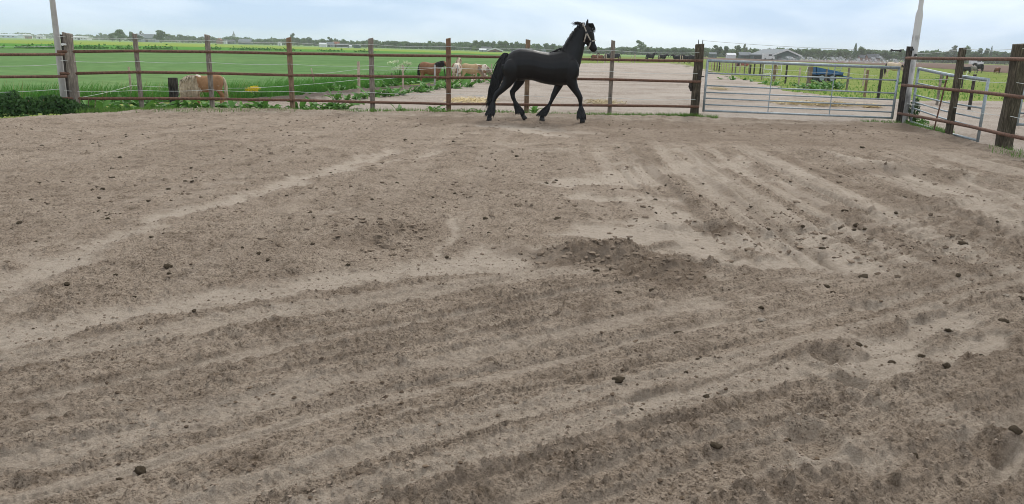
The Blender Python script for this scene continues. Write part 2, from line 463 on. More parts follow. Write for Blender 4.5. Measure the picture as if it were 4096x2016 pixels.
def arena_height(x, y):
    wx = x + 0.30 * fbm(x * 1.1, y * 1.1, 31, 4, .6); wy = y + 0.30 * fbm(x * 1.1, y * 1.1, 41, 4, .6)
    edge = 0.55 + 0.9 * vnoise(x * 3.1, y * 3.1, 77)
    pack = np.zeros_like(x)
    for pts, w, st in PACK:
        d = seg_dist(wx, wy, pts) * 1.25
        pack = np.maximum(pack, 0.85 * st * (1 - sstep(0.2 * w, 1.9 * w, d * edge)))
    damp = np.zeros_like(x)  # damp soil, plus the painted shade of the mound and pit
    for pts, w, st in DAMP_SHADE:
        d = seg_dist(wx, wy, pts)
        damp = np.maximum(damp, st * (1 - sstep(0.4 * w, 1.2 * w, d * edge)))
    # broad patchiness of the trodden surface
    pn = sstep(0.16, 0.62, fbm(x * 0.55 + 3, y * 0.55, 61, 4))
    pack = np.clip(np.maximum(pack, 0.45 * pn), 0, 1)
    pack = sstep(0.15, 0.85, pack + 0.7 * fbm(x * 3.7, y * 3.7, 67, 5, .65)) * np.clip(pack * 1.4, 0, 1)
    churn = 1 - 0.78 * pack
    rough = (0.5 + 0.5 * vnoise(x * 0.9, y * 0.9, 91)) * churn
    h = 0.035 * fbm(x * 0.3, y * 0.3, 1, 3) + 0.018 * fbm(x * 1.1, y * 1.1, 2, 3) - 0.02 * pack
    # drag furrows, lower left to upper right
    s = -0.54 * x + 0.84 * y + 0.10 * fbm(x * 0.35, y * 0.35, 8, 2); t = 0.84 * x + 0.54 * y
    wA = 1 - sstep(4.55, 5.1, s + 0.25 * fbm(x, y, 15, 2))
    wA = wA * (0.72 + 0.28 * vnoise(x * 0.5, y * 0.5, 17))
    fu = 1 - np.abs(2 * vnoise(s * 8.5, t * 0.12, 21) - 1) * 1.5
    fu2 = 1 - np.abs(2 * vnoise(s * 17, t * 0.17, 22) - 1) * 1.5
    band = sstep(0.50, 0.72, vnoise(s * 10.5, t * 0.10, 29) + 0.25 * fbm(x * 4, y * 4, 28, 3))
    pack = np.clip(pack + wA * 0.6 * band, 0, 1); damp = np.maximum(damp, 0.30 * wA * sstep(0.35, 0.8, fu) * (1 - band)); churn = 1 - 0.78 * pack; rough = rough * (1 - 0.45 * wA * band)
    fur = 0.028 * fu + 0.022 * fu2 + 0.034 * fbm(s * 4.0, t * 0.16, 23, 2)
    # the harrow's teeth: close parallel lines, fading in and out
    qv = s / 0.155 + 0.55 * fbm(x * 0.7, y * 0.7, 36, 3) + 0.10 * fbm(x * 5, y * 5, 37, 2)
    tooth = sstep(0.62, 0.98, np.abs(qv - np.floor(qv) - 0.5) * 2) * sstep(0.30, 0.55, vnoise(np.floor(qv) * 3.7, t * 0.45, 38))
    h = h + wA * (fur * (1 - 0.7 * pack) - 0.017 * tooth)
    pack = np.clip(pack + 0.45 * wA * tooth, 0, 1); churn = 1 - 0.78 * pack; rough = rough * (1 - 0.6 * wA * tooth)
    rough = rough * (1 + wA * 0.8 * (fu - 0.4)) + 0.15
    # harrow and tyre tracks running away on the upper right, fainter ones elsewhere
    wC = sstep(1.4, 2.4, x + 0.05 * y) * sstep(5.2, 6.6, y) * (1 - sstep(12.5, 14.5, y))
    xx = x - 0.02 * (y - 9) ** 2 * 0.3
    h = h + (wC * 0.038 + 0.016 * (1 - wA)) * fbm(xx * 7.5, y * 0.22 + 0.3 * x, 25, 2) + wC * 0.02 * fbm(xx * 14, y * 0.3, 27, 1)
    cb = sstep(0.50, 0.70, vnoise(xx * 5.5, y * 0.10, 30) + 0.25 * fbm(x * 4, y * 4, 28, 3)) * np.clip(wC + 0.25 * (1 - wA), 0, 1)
    pack = np.clip(pack + 0.6 * cb, 0, 1); damp = np.maximum(damp, 0.30 * wC * sstep(0.55, 0.75, vnoise(xx * 5.2, y * 0.15, 35))); churn = 1 - 0.78 * pack; rough = rough * (1 - 0.5 * cb)
    qc = (xx + 0.02 * (y - 9) ** 2) / 0.19 + 0.35 * fbm(x * 0.6, y * 0.6, 39, 3)
    tc_ = sstep(0.55, 0.95, np.abs(qc - np.floor(qc) - 0.5) * 2) * sstep(0.35, 0.6, vnoise(np.floor(qc) * 3.1, y * 0.3, 43)) * wC
    h = h - 0.020 * tc_; pack = np.clip(pack + 0.4 * tc_, 0, 1); rough = rough * (1 - 0.6 * tc_)
    for cx, ph in ((3.05, 0), (3.75, 1.3), (4.75, 0.4)):
        d = np.abs(xx - cx - 0.05 * np.sin(y)); band = (1 - sstep(0.10, 0.16, d)) * wC
        h = h + band * (0.010 * np.sign(np.sin(y * 42 + ph + d * 14)) - 0.012) * 0.9
    # dirt ridge and pits
    d = seg_dist(wx, wy, [(0.34, 6.02), (0.71, 6.06), (0.97, 5.84), (1.17, 5.48)])
    dm = sstep(0.36, 0.02, d) if False else (1 - sstep(0.02, 0.34, d))
    h = h + 0.075 * dm * (0.7 + 0.5 * vnoise(x * 6, y * 6, 33)); rough = np.maximum(rough, 1.7 * dm)
    d = np.hypot((wx + 1.1) / 1.0, (wy - 6.6)); h = h + 0.06 * (1 - sstep(0.1, 0.5, d)); rough = np.maximum(rough, 1.25 * (1 - sstep(0.2, 0.6, d)))
    for px, py, pr, dp in ((1.87, 7.25, .20, .07), (1.66, 5.77, .12, .06), (1.45, 5.9, .14, .05), (1.45, 7.15, .16, .05), (1.72, 3.93, .12, .05), (1.7, 3.58, .10, .045), (1.3, 2.98, .13, .05), (2.0, 2.95, .14, .05), (0.98, 2.55, .08, .03)):
        d = np.hypot(x - px, y - py); h = h - dp * (1 - sstep(0.3 * pr, pr, d)) + 0.025 * np.exp(-((d - pr * 1.15) / (0.25 * pr)) ** 2)
    d = seg_dist(x, y, [(5.0, 13.3), (5.4, 11.6), (6.2, 10.6), (7.2, 9.4)]); h = h + 0.10 * np.exp(-(d / 0.25) ** 2); rough = np.maximum(rough, np.exp(-(d / 0.35) ** 2))
    # hoof prints
    gx = np.floor(x / 0.42); gy = np.floor(y / 0.42)
    for dx in (-1, 0, 1):
        for dy in (-1, 0, 1):
            jx = gx + dx; jy = gy + dy
            cx = (jx + 0.2 + 0.6 * _hash(jx, jy, 301)) * 0.42; cy = (jy + 0.2 + 0.6 * _hash(jx, jy, 302)) * 0.42
            on = _hash(jx, jy, 303) < 0.22
            d = np.hypot(x - cx, (y - cy) * 0.85)
            v = -0.016 * (1 - sstep(0.035, 0.075, d)) + 0.010 * np.exp(-((d - 0.085) / 0.022) ** 2)
            h = h + np.where(on, v, 0) * (0.35 + 0.65 * churn)
    # crumbs and clods
    qx = x + 0.03 * fbm(x * 9, y * 9, 51, 2); qy = y + 0.03 * fbm(x * 9, y * 9, 55, 2)
    c = 0.45 * clods(qx, qy, 0.21, 101, 0.08, 0.20, 0.22) + 0.5 * clods(qx, qy, 0.085, 111, 0.12, 0.40, 0.6) + 1.5 * clods(qx, qy, 0.036, 121, 0.2, 0.5, 0.75)
    c = c + 0.026 * np.abs(fbm(qx * 9, qy * 9, 57, 4, .55)) + 0.005 * fbm(x * 36, y * 36, 59, 2)
    h = h + 1.15 * c * np.clip(rough, 0.05, 1.6) + 0.004 * fbm(x * 22, y * 22, 63, 3)
    return h, np.clip(pack * 0.95 + 0.10 * fbm(x * 4, y * 4, 65, 3), 0, 1), damp

def build_arena():
    fine = np.linspace(R(-44), R(42), 920)
    th = np.concatenate([np.linspace(bth[0] + 0.01, R(-44), 40)[:-1], fine, np.linspace(R(42), bth[-1] - 0.01, 40)[1:]])
    rb = bound_r(th)
    tt = np.concatenate([np.linspace(0, 0.999, 24)[:-1] * 0, []])
    NR = 840
    rr0 = 1.7
    rows = []
    for k in range(14): rows.append(np.full_like(th, 0.25 + (rr0 - 0.25) * k / 14))
    for k in range(NR): rows.append(rr0 * (rb / rr0) ** (k / (NR - 1)))
    r = np.array(rows)
    x = r * np.sin(th)[None]; y = r * np.cos(th)[None]
    h, pack, damp = arena_height(x.ravel(), y.ravel())
    # the rim slopes down to the field level just past the fence
    k = (rb[None] - r).ravel()
    h = h + 0.05 * np.exp(-((k - 0.5) / 0.35) ** 2) - 0.22 * (1 - sstep(0.0, 0.12, k))
    v = np.stack([x.ravel(), y.ravel(), h], 1)
    nr, nc = r.shape
    i = np.arange(nr * nc).reshape(nr, nc)
    f = np.stack([i[:-1, :-1].ravel(), i[:-1, 1:].ravel(), i[1:, 1:].ravel(), i[1:, :-1].ravel()], 1)[:, ::-1]
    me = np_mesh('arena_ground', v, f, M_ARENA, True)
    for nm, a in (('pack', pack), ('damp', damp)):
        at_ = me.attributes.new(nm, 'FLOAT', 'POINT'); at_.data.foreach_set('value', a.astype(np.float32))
    o = link('arena_ground', me)
    return tag(o, 'churned grey-brown sand of the horse arena with drag furrows and hoof prints', None, None, 'structure')
build_arena()
def gz(x, y):
    return float(arena_height(np.array([float(x)]), np.array([float(y)]))[0][0])

# ------------------------------------------------------------------ lane beyond the fence
lane_px = [(560, 462), (640, 418), (960, 402), (1120, 392), (1430, 355), (1800, 333), (1960, 300), (2080, 266), (2250, 254), (2480, 250.5), (2700, 252), (2770, 264), (3000, 322), (3180, 365), (3350, 385), (3480, 392), (3700, 396), (4096, 405), (4600, 430), (4700, 640), (4096, 640), (3950, 640), (3600, 520), (2700, 480), (1800, 470), (900, 470)]
lane_poly = [tuple(G(u, v, -0.05)[:2]) for u, v in lane_px]
def lane_height(x, y):
    h = -0.06 + 0.03 * fbm(x * 0.35, y * 0.35, 71, 3) + 0.02 * fbm(x * 1.3, y * 1.3, 72, 3)
    q = vnoise(x * 0.5, y * 0.5, 73)
    h = h + 1.5 * (0.25 + q) * (0.8 * clods(x, y, 0.32, 131, 0.10, 0.34, 0.35) + 0.6 * clods(x, y, 0.13, 141, 0.15, 0.45, 0.5) + 0.012 * fbm(x * 6, y * 6, 74, 3))
    pack = np.clip(0.5 + 0.9 * fbm(x * 0.45, y * 0.9, 75, 4), 0, 1)
    # dark turned soil along the ditch on the left
    d = seg_dist(x, y, [tuple(G(u, v)[:2]) for u, v in ((1020, 398), (1180, 390), (1450, 362), (1600, 350), (1800, 338))])
    damp = 0.85 * (1 - sstep(0.15, 0.8, d * (0.5 + vnoise(x * 3, y * 3, 76))))
    h = h + 0.12 * np.exp(-(d / 0.35) ** 2)
    return h, pack, damp
def build_lane():
    th = np.linspace(R(-30), R(48), 520)
    rb = bound_r(th)
    NR = 330
    r = np.array([(rb - 0.35) * (150.0 / (rb - 0.35)) ** ((k / (NR - 1)) ** 1.25) for k in range(NR)])
    x = r * np.sin(th)[None]; y = r * np.cos(th)[None]
    h, pack, damp = lane_height(x.ravel(), y.ravel())
    h = h - 0.12 * (1 - sstep(0.3, 0.6, (r - rb[None] + 0.35).ravel()))
    nr, nc = r.shape
    i = np.arange(nr * nc).reshape(nr, nc)
    f = np.stack([i[:-1, :-1].ravel(), i[:-1, 1:].ravel(), i[1:, 1:].ravel(), i[1:, :-1].ravel()], 1)[:, ::-1]
    xf = x.ravel(); yf = y.ravel()
    jit = 0.05 * r.ravel() * 0.4
    ins = in_poly(xf + jit * fbm(xf * .8, yf * .8, 78, 3), yf + jit * 2 * fbm(xf * .8, yf * .8, 79, 3), lane_poly)
    f = f[ins[f].all(1)]
    used = np.unique(f); mp = np.full(len(xf), -1); mp[used] = np.arange(len(used))
    v = np.stack([xf, yf, h], 1)[used]
    me = np_mesh('lane_ground', v, mp[f], M_LANE, True)
    for nm, a in (('pack', pack), ('damp', damp)):
        at_ = me.attributes.new(nm, 'FLOAT', 'POINT'); at_.data.foreach_set('value', a[used].astype(np.float32))
    tag(link('lane_ground', me), 'pale bare earth of the paddock lane beyond the fence', None, None, 'structure')
build_lane()

# ------------------------------------------------------------------ wood, rust, zinc, concrete
def woodmat(name, c0, c1, c2):
    if name in MATS: return MATS[name]
    m, nt, b = newmat(name)
    n = noise(nt, 9, 6, 0.7, coord(nt, 'Object', (6, 6, 0.5)), 0.6); n2 = noise(nt, 3.5, 4, 0.6, coord(nt, 'Object', (1, 1, 0.8)))
    r = ramp(nt, [(0.32, c0), (0.5, c1), (0.7, c2)]); nt.links.new(n.outputs['Fac'], r.inputs[0])
    g = ramp(nt, [(0.35, (0.95,) * 3), (0.65, (1.7,) * 3)]); nt.links.new(n2.outputs['Fac'], g.inputs[0])
    nt.links.new(mixc(nt, 1.0, r.outputs[0], g.outputs[0], 'MULTIPLY'), b.inputs['Base Color'])
    b.inputs['Roughness'].default_value = 0.9; b.inputs['Specular IOR Level'].default_value = 0.2
    bump(nt, b, n.outputs['Fac'], 0.8, 0.012)
    MATS[name] = m
    return m
W_GREY = woodmat('weathered_grey_wood', (0.07, 0.06, 0.05), (0.17, 0.145, 0.12), (0.28, 0.25, 0.21))
W_BROWN = woodmat('brown_wood', (0.075, 0.050, 0.032), (0.17, 0.115, 0.074), (0.27, 0.195, 0.13))
W_RUST = woodmat('reddish_wood', (0.075, 0.042, 0.026), (0.15, 0.088, 0.056), (0.23, 0.155, 0.105))
W_DARK = woodmat('tarred_wood', (0.012, 0.010, 0.009), (0.035, 0.030, 0.026), (0.10, 0.085, 0.07))
W_MOSS = woodmat('mossy_wood', (0.016, 0.014, 0.010), (0.055, 0.046, 0.032), (0.145, 0.122, 0.090))
W_PALE = woodmat('pale_wood', (0.22, 0.17, 0.13), (0.36, 0.29, 0.22), (0.48, 0.42, 0.35))
M_RUST = noisy('rusted_pipe', (0.055, 0.028, 0.018), (0.24, 0.125, 0.08), 26, 0.85, (1, 1, 1), 0.004, 6, 0.15, (0.3, 0.68))
M_ZINC = noisy('galvanised_steel', (0.24, 0.285, 0.315), (0.42, 0.48, 0.51), 18, 0.5, (1, 1, 1), 0.001, 5, 0.45)
M_CONC = noisy('concrete', (0.34, 0.32, 0.30), (0.52, 0.50, 0.48), 7, 0.85, (1, 1, 0.5), 0.003, 6)
M_CONCW = noisy('painted_concrete', (0.20, 0.19, 0.18), (0.58, 0.57, 0.56), 5, 0.8, (1, 1, 0.4), 0.003, 6, 0, (0.33, 0.5))
M_WIRE = noisy('white_tape', (0.55, 0.58, 0.55), (0.78, 0.8, 0.76), 9, 0.6)
M_BLACKP = noisy('black_plastic', (0.01, 0.01, 0.012), (0.03, 0.03, 0.035), 9, 0.4)
M_WHITEP = noisy('white_plastic', (0.6, 0.6, 0.58), (0.8, 0.8, 0.78), 9, 0.45)

def post_mesh(w, d, h, seed, round_=False, lean=(0, 0), cut=0.0, buried=0.35):
    """weathered post: irregular section, worn edges, uneven sawn top; base at z=0, buried below"""
    rr = random.Random(seed); mb = MB(); rings = []
    n = 10
    for k in range(9):
        z = -buried + (h + buried) * k / 8
        ring = []
        for i in range(n):
            a = 2 * math.pi * (i + 0.5) / n
            if round_:
                x, y = math.cos(a) * w / 2, math.sin(a) * d / 2
            else:
                c, s_ = math.cos(a), math.sin(a); q = max(abs(c), abs(s_)) ** 0.85
                x, y = c / q * w / 2, s_ / q * d / 2
            j = 1 + rr.uniform(-0.07, 0.07)
            zz = z + (cut * x / w + rr.uniform(-0.008, 0.008) if k == 8 else 0)
            ring.append((x * j + lean[0] * z, y * j + lean[1] * z, zz))
        rings.append(ring)
    mb.loft(rings)
    return mb

def wire_between(mb, a, b, sag=0.02, r=0.005, n=6):
    a = Vector(a); b = Vector(b)
    pts = []
    for k in range(n + 1):
        t = k / n; p = a.lerp(b, t); p.z -= sag * 4 * t * (1 - t); pts.append(p)
    mb.tube(pts, r, 4)
def pipe(mb, pts, r, seed=0, n=8):
    rr = random.Random(seed); out = []
    for a, b in zip(pts[:-1], pts[1:]):
        a = Vector(a); b = Vector(b)
        m = max(1, int((b - a).length / 0.9))
        for k in range(m):
            p = a.lerp(b, k / m); out.append(p + Vector((0, 0, rr.uniform(-0.008, 0.008))))
    out.append(Vector(pts[-1]))
    mb.tube(out, r, n)

# ---- back fence (posts measured at their feet)
back_posts = [(-8.76, 18.40, 1.73, .105, W_GREY, True), (-7.44, 19.27, 1.75, .115, W_GREY, False), (-5.52, 19.45, 1.74, .12, W_BROWN, False), (-3.60, 19.82, 1.77, .12, W_GREY, False),
              (-1.71, 20.14, 1.82, .12, W_RUST, False), (0.28, 20.14, 1.84, .12, W_BROWN, False), (2.40, 20.1, 1.87, .105, W_GREY, True)]
fence = empty('pipe_fence', (-3.6, 19.82, 0))
tag(fence, 'long rusty pipe fence on wooden posts behind the trotting black horse', 'fence')
fo = Vector((-3.6, 19.82, 0))
for i, (x, y, h, w, m, rd) in enumerate(back_posts):
    o = post_mesh(w, w * 0.95, h, 40 + i, rd, (random.uniform(-.012, .012), 0), random.choice((-.02, .015, .025))).build('post', m, fence, loc=Vector((x, y, 0)) - fo)
    for z in (1.63, 1.12, 0.47):
        MB().tube([(x, y - w / 2 - 0.002, z), (x, y - w / 2 - 0.045, z)], 0.014, 6).build('insulator', M_BLACKP, fence, loc=-fo)
RZ = [(-10.05, 17.55, 1.30, .83, .30), (-8.76, 18.40, 1.345, .872, .285), (-7.44, 19.27, 1.355, .862, .255), (-5.52, 19.45, 1.362, .862, .258), (-3.60, 19.82, 1.38, .864, .235), (-1.71, 20.14, 1.39, .87, .215), (0.28, 20.14, 1.405, .895, .25), (2.40, 20.1, 1.405, .92, .28), (4.72, 20.42, 1.43, .91, .28)]
for k in range(3):
    mb = MB(); pipe(mb, [(x, y - 0.105, z[k]) for x, y, *z in RZ], 0.033, 5 + k)
    mb.build('rail', M_RUST, fence, True, loc=-fo)
for wz in (1.63, 1.12, 0.47):
    mb = MB(); P = [(-10.0, 17.45)] + [(p[0], p[1] - p[3] / 2 - 0.05) for p in back_posts] + [(4.6, 20.25)]
    for a, b in zip(P[:-1], P[1:]): wire_between(mb, (*a, wz), (*b, wz), 0.03, 0.0055)
    mb.build('wire', M_WIRE, fence, loc=-fo)

# ---- left corner: sleeper post, left fence run, light pole
cp = empty('corner_post', (-9.88, 17.62, 0))
tag(cp, 'thick grey sleeper post at the left corner beside the slim concrete pole', 'post')
post_mesh(0.20, 0.18, 1.70, 3, False, (0, 0), -0.05).build('post', W_GREY, cp)
mb = MB(); mb.box((-0.080, -0.095, 0.86), (0.045, 0.014, 1.62)); mb.build('tarred_edge', W_DARK, cp)
mb = MB(); mb.tube([(-0.05, -0.10, 1.46), (-0.05, -0.15, 1.46)], 0.03, 8); mb.tube([(-0.02, -0.13, 1.46), (0.02, -0.13, 1.46)], 0.022, 8); mb.build('insulator', M_WHITEP, cp)
lf = empty('pipe_fence', (-11.2, 15.2, 0))
tag(lf, 'short rusty pipe fence running out of the left edge of the photo', 'fence'); lo = Vector((-11.2, 15.2, 0))
LR = [((-9.86, 17.38), (1.245, 0.785)), ((-10.86, 16.1), (1.24, .79)), ((-11.9, 13.6), (1.25, .80)), ((-12.6, 11.3), (1.26, .80))]
for k in range(2):
    mb = MB(); pipe(mb, [(p[0], p[1], z[k]) for p, z in LR], 0.03, 15 + k); mb.build('rail', M_RUST, lf, True, loc=-lo)
for (x, y) in ((-10.98, 16.16), (-12.02, 13.7)):
    post_mesh(.11, .11, 1.0 if x > -11.5 else 1.7, 60, False).build('post', W_GREY, lf, loc=Vector((x, y, 0)) - lo)
for wz in (1.42, 1.03, .50):
    mb = MB(); wire_between(mb, (-10.12, 17.5, wz), (-10.95, 16.1, wz - .02), .02, .0055); wire_between(mb, (-10.95, 16.1, wz - .02), (-12.0, 13.6, wz), .02, .0055); mb.build('wire', M_WIRE, lf, loc=-lo)
pl = empty('light_pole', (-10.25, 17.85, 0)); tag(pl, 'slim pale concrete light pole at the left corner of the arena', 'pole')
mb = MB(); mb.tube([(0, 0, -.3), (0, 0, 0.3), (0, 0, 2.5), (0, 0, 6.2)], [.078, .075, .056, .035], 16); mb.build('shaft', M_CONC, pl, True)
mb = MB(); mb.tube([(0, 0, 6.2), (0, -.1, 6.5), (0, -.5, 6.6)], .03, 8); mb.box((0, -.75, 6.58), (.2, .5, .1)); mb.build('lamp_head', M_ZINC, pl)

# ---- gate post, gate, right corner
gp = empty('gate_post', (4.66, 20.52, 0)); tag(gp, 'thick mossy timber gate post at the left end of the closed steel gate', 'post')
post_mesh(0.225, 0.20, 1.84, 9, False, (0, 0), .02).build('post', W_MOSS, gp)
mb = MB()
for x in (-.045, .06): mb.tube([(x, -.02, 1.7), (x, -.02, 1.95)], .009, 6)
mb.build('rod_insulator', M_BLACKP, gp)
mb = MB(); mb.tube([(.03, -.13, 1.04), (.15, -.14, 1.04)], .012, 6); mb.box((.02, -.11, 1.09), (.06, .02, .22)); mb.build('hinge', W_DARK, gp)
mb = MB(); mb.tube([(-.15, 0, .93), (-.155, 0, .78), (-.13, -.02, .66)], [.03, .055, .02], 8); mb.build('float_ball', W_DARK, gp)

def make_gate(name, A, B, zA, zB, rtop, label, struts=(), drop=0.0):
    """rails from A to B (xy), heights zA -> zB, stiles at both ends"""
    g = empty(name, (A[0], A[1], 0)); tag(g, label, 'gate'); o = Vector((A[0], A[1], 0))
    A = Vector((*A, 0)); B = Vector((*B, 0))
    for i, (a, b) in enumerate(zip(zA, zB)):
        mb = MB(); r = rtop if i == 0 else (0.026 if i == len(zA) - 1 else 0.018)
        p0 = A.copy(); p0.z = a; p1 = B.copy(); p1.z = b
        mb.tube([p0, p0.lerp(p1, .5) - Vector((0, 0, drop)), p1], r, 10)
        mb.build('rail', M_ZINC, g, True, loc=-o)
    for P, za, zb in ((A, zA[-1], zA[0]), (B, zB[-1], zB[0])):
        mb = MB(); mb.tube([(P.x, P.y, za - .03), (P.x, P.y, zb + .03)], 0.03, 10); mb.build('stile', M_ZINC, g, True, loc=-o)
    for t in struts:
        p = A.lerp(B, t); za = zA[-1] + (zB[-1] - zA[-1]) * t; zb = zA[0] + (zB[0] - zA[0]) * t
        mb = MB(); mb.box((p.x, p.y - .005, (za + zb) / 2), (.022, .012, zb - za)); mb.tube([(p.x, p.y, zb), (p.x, p.y, zb + .045)], .02, 6)
        mb.build('strut', M_ZINC, g, loc=-o)
    return g
make_gate('steel_gate', (4.86, 20.38), (9.56, 19.98), [1.44, 1.13, .82, .65, .50, .34, .185], [1.385, 1.08, .76, .60, .45, .29, .145], .037, 'closed galvanised seven-bar gate across the paddock lane', (.345, .67))
make_gate('steel_gate', (9.93, 19.75), (9.62, 16.25), [1.38, 1.03, .74, .57, .42, .08], [1.23, .95, .66, .45, .26, .0], .037, 'galvanised gate standing open behind the right-hand rail fence', (), 0.03)
g3 = make_gate('steel_gate', (9.95, 15.6), (13.4, 15.3), [1.23, 1.0, .62, .40], [1.23, 1.0, .62, .40], .034, 'galvanised bars showing right of the thick mossy post at the right edge', ())
op = empty('gate_latch_rod', (9.68, 18.0, 0)); tag(op, 'thin rusty iron rod leaning upright against the open gate bars', 'rod')
a = at(3792 - 2, 0, 18)  # measured on the photo below
pA = at(3735, 522, 17.9); pB = at(3790, 302, 17.9)
mb = MB(); mb.tube([pA - Vector((9.68, 18, 0)), pB - Vector((9.68, 18, 0))], [.016, .02], 8); mb.build('rod', M_RUST, op)

rc = empty('corner_post', (9.72, 19.93, 0)); tag(rc, 'dark tarred timber post at the right corner beside the whitewashed concrete pole', 'post')
post_mesh(.125, .14, 1.90, 21, False).build('post', W_DARK, rc)
mb = MB(); mb.box((.0, -.12, 1.83), (.07, .06, .05)); mb.build('insulator', M_BLACKP, rc)
pr = empty('light_pole', (9.93, 20.12, 0)); tag(pr, 'tall stepped concrete light pole at the right corner of the arena', 'pole')
mb = MB(); mb.tube([(0, 0, -.3), (0, 0, 0), (0, 0, 2.68), (0, 0, 2.80), (0, 0, 6.5)], [.098, .095, .083, .055, .045], 16); mb.build('shaft', M_CONCW, pr, True)
mb = MB(); mb.tube([(0, 0, 6.5), (0, -.1, 6.8), (0, -.5, 6.9)], .03, 8); mb.box((0, -.75, 6.88), (.2, .5, .1)); mb.build('lamp_head', M_ZINC, pr)
mb = MB(); mb.tube([(0, -.09, 1.70), (.0, -.14, 1.70)], .03, 8); mb.build('insulator', M_BLACKP, pr)

sf = empty('pipe_fence', (9.3, 16, 0)); tag(sf, 'rusty pipe fence turning towards the camera along the right side', 'fence'); so = Vector((9.3, 16, 0))
SP = [(9.60, 19.78), (9.42, 17.1), (9.06, 14.70), (8.52, 11.0)]
for zz in (1.625, .98, .285):
    mb = MB(); pipe(mb, [(x, y, zz + .01 * i) for i, (x, y) in enumerate(SP)], 0.034, int(zz * 50)); mb.build('rail', M_RUST, sf, True, loc=-so)
post_mesh(.135, .14, 1.86, 31, False).build('post', W_MOSS, sf, loc=Vector((9.53, 17.22, 0)) - so)
big = post_mesh(.265, .27, 1.92, 33, False, (0, 0), 0.03).build('post', W_MOSS, sf, loc=Vector((9.27, 14.8, 0)) - so)
big['label'] = 'very thick mossy square post with pale weathered top'
for wz in (1.84, 1.23, .62):
    mb = MB(); wire_between(mb, (9.85, 19.9, wz - .1), (9.5, 17.12, wz), .03, .006); wire_between(mb, (9.5, 17.12, wz), (9.2, 14.62, wz), .03, .006); wire_between(mb, (9.2, 14.62, wz), (8.6, 11.2, wz), .03, .006)
    mb.build('wire', M_WIRE, sf, loc=-so)
gw = empty('gate_wire', (7.2, 20.3, 0)); tag(gw, 'thin electric wire strung over the closed gate ending in a black grip', 'wire')
mb = MB(); wire_between(mb, Vector((4.72, 20.5, 1.93)) - Vector((7.2, 20.3, 0)), Vector((9.3, 20.0, 1.80)) - Vector((7.2, 20.3, 0)), .04, .004, 10); mb.build('strand', W_GREY, gw)
mb = MB(); c0 = Vector((2.10, -.3, 1.80)); mb.tube([c0, c0 + Vector((.02, 0, 0)), c0 + Vector((.05, 0, 0)), c0 + Vector((.20, 0, 0)), c0 + Vector((.23, 0, 0)), c0 + Vector((.25, 0, 0))], [.035, .035, .018, .018, .035, .035], 8); mb.build('grip', M_BLACKP, gw)

# ------------------------------------------------------------------ horses
def ring_xz(c, tx, tz, a, b, n=14, sq=1.0):
    """ring round a chain in the sagittal plane: c=(x,y,z), (tx,tz) tangent, a in-plane half size, b lateral half size"""
    l = math.hypot(tx, tz) or 1; tx /= l; tz /= l
    out = []
    for k in range(n):
        w = 2 * math.pi * k / n
        u = math.cos(w); v = math.sin(w)
        q = a * u; p = b * v
        out.append((c[0] - tz * q, c[1] + p, c[2] + tx * q))
    return out
def chain(mb, pts):
    """pts: (x, y, z, a, b)"""
    rings = []
    for i, p in enumerate(pts):
        q = pts[min(i + 1, len(pts) - 1)]; o = pts[max(i - 1, 0)]
        rings.append(ring_xz(p[:3], q[0] - o[0], q[2] - o[2], p[3], p[4]))
    mb.loft(rings)
def torso(mb, secs):
    rings = []
    for x, zt, zb, hw in secs:
        c = (zt + zb) / 2; h = (zt - zb) / 2; ring = []
        for k in range(20):
            w = 2 * math.pi * k / 20
            u = math.sin(w); v = math.cos(w)
            e = 0.86
            ring.append((x, hw * math.copysign(abs(v) ** e, v), c + h * math.copysign(abs(u) ** 0.95, u)))
        rings.append(ring)
    mb.loft(rings)
def remeshed(mb, name, mat, voxel, smooth=4):
    me = mb.mesh(name, None)
    o = link(name, me)
    m = o.modifiers.new('r', 'REMESH'); m.mode = 'VOXEL'; m.voxel_size = voxel; m.use_smooth_shade = True
    m2 = o.modifiers.new('s', 'SMOOTH'); m2.factor = 0.5; m2.iterations = smooth
    dg = bpy.context.evaluated_depsgraph_get()
    nm = bpy.data.meshes.new_from_object(o.evaluated_get(dg))
    nm.name = name
    bpy.data.objects.remove(o); bpy.data.meshes.remove(me)
    nm.materials.clear(); nm.materials.append(mat)
    nm.polygons.foreach_set('use_smooth', [True] * len(nm.polygons)); nm.update()
    return nm
def strand_mesh(name, paths, r0, mat):
    """many hair locks as three-sided tapering tubes, one mesh"""
    V = []; Fc = []
    for P in paths:
        n = len(P); o = len(V)
        for i, p in enumerate(P):
            t = i / (n - 1); r = r0 * (1 - t) ** 0.6 + r0 * 0.12
            q = Vector(P[min(i + 1, n - 1)]) - Vector(P[max(i - 1, 0)])
            q = q.normalized() if q.length > 1e-6 else Vector((0, 0, -1))
            a = q.orthogonal().normalized(); b = q.cross(a)
            for k in range(3):
                w = 2.1 * k
                V.append(tuple(Vector(p) + (a * math.cos(w) + b * math.sin(w)) * r))
        for i in range(n - 1):
            for k in range(3):
                k2 = (k + 1) % 3
                Fc.append((o + i * 3 + k, o + i * 3 + k2, o + i * 3 + 3 + k2, o + i * 3 + 3 + k))
    return np_mesh(name, V, Fc, mat, True)
def lock(P, spread, rr, curl=0.02, n=7):
    """one lock following polyline P (list of Vectors) with its own offset"""
    off = Vector((rr.gauss(0, 1), rr.gauss(0, 1), rr.gauss(0, 1)))
    m = len(P); out = []
    for i in range(n):
        t = i / (n - 1) * (m - 1); k = min(int(t), m - 2)
        p = Vector(P[k]).lerp(Vector(P[k + 1]), t - k)
        s_ = i / (n - 1)
        out.append(p + off * (spread * (0.35 + 0.65 * s_)) + Vector((rr.gauss(0, curl), rr.gauss(0, curl), rr.gauss(0, curl))) * s_)
    return out
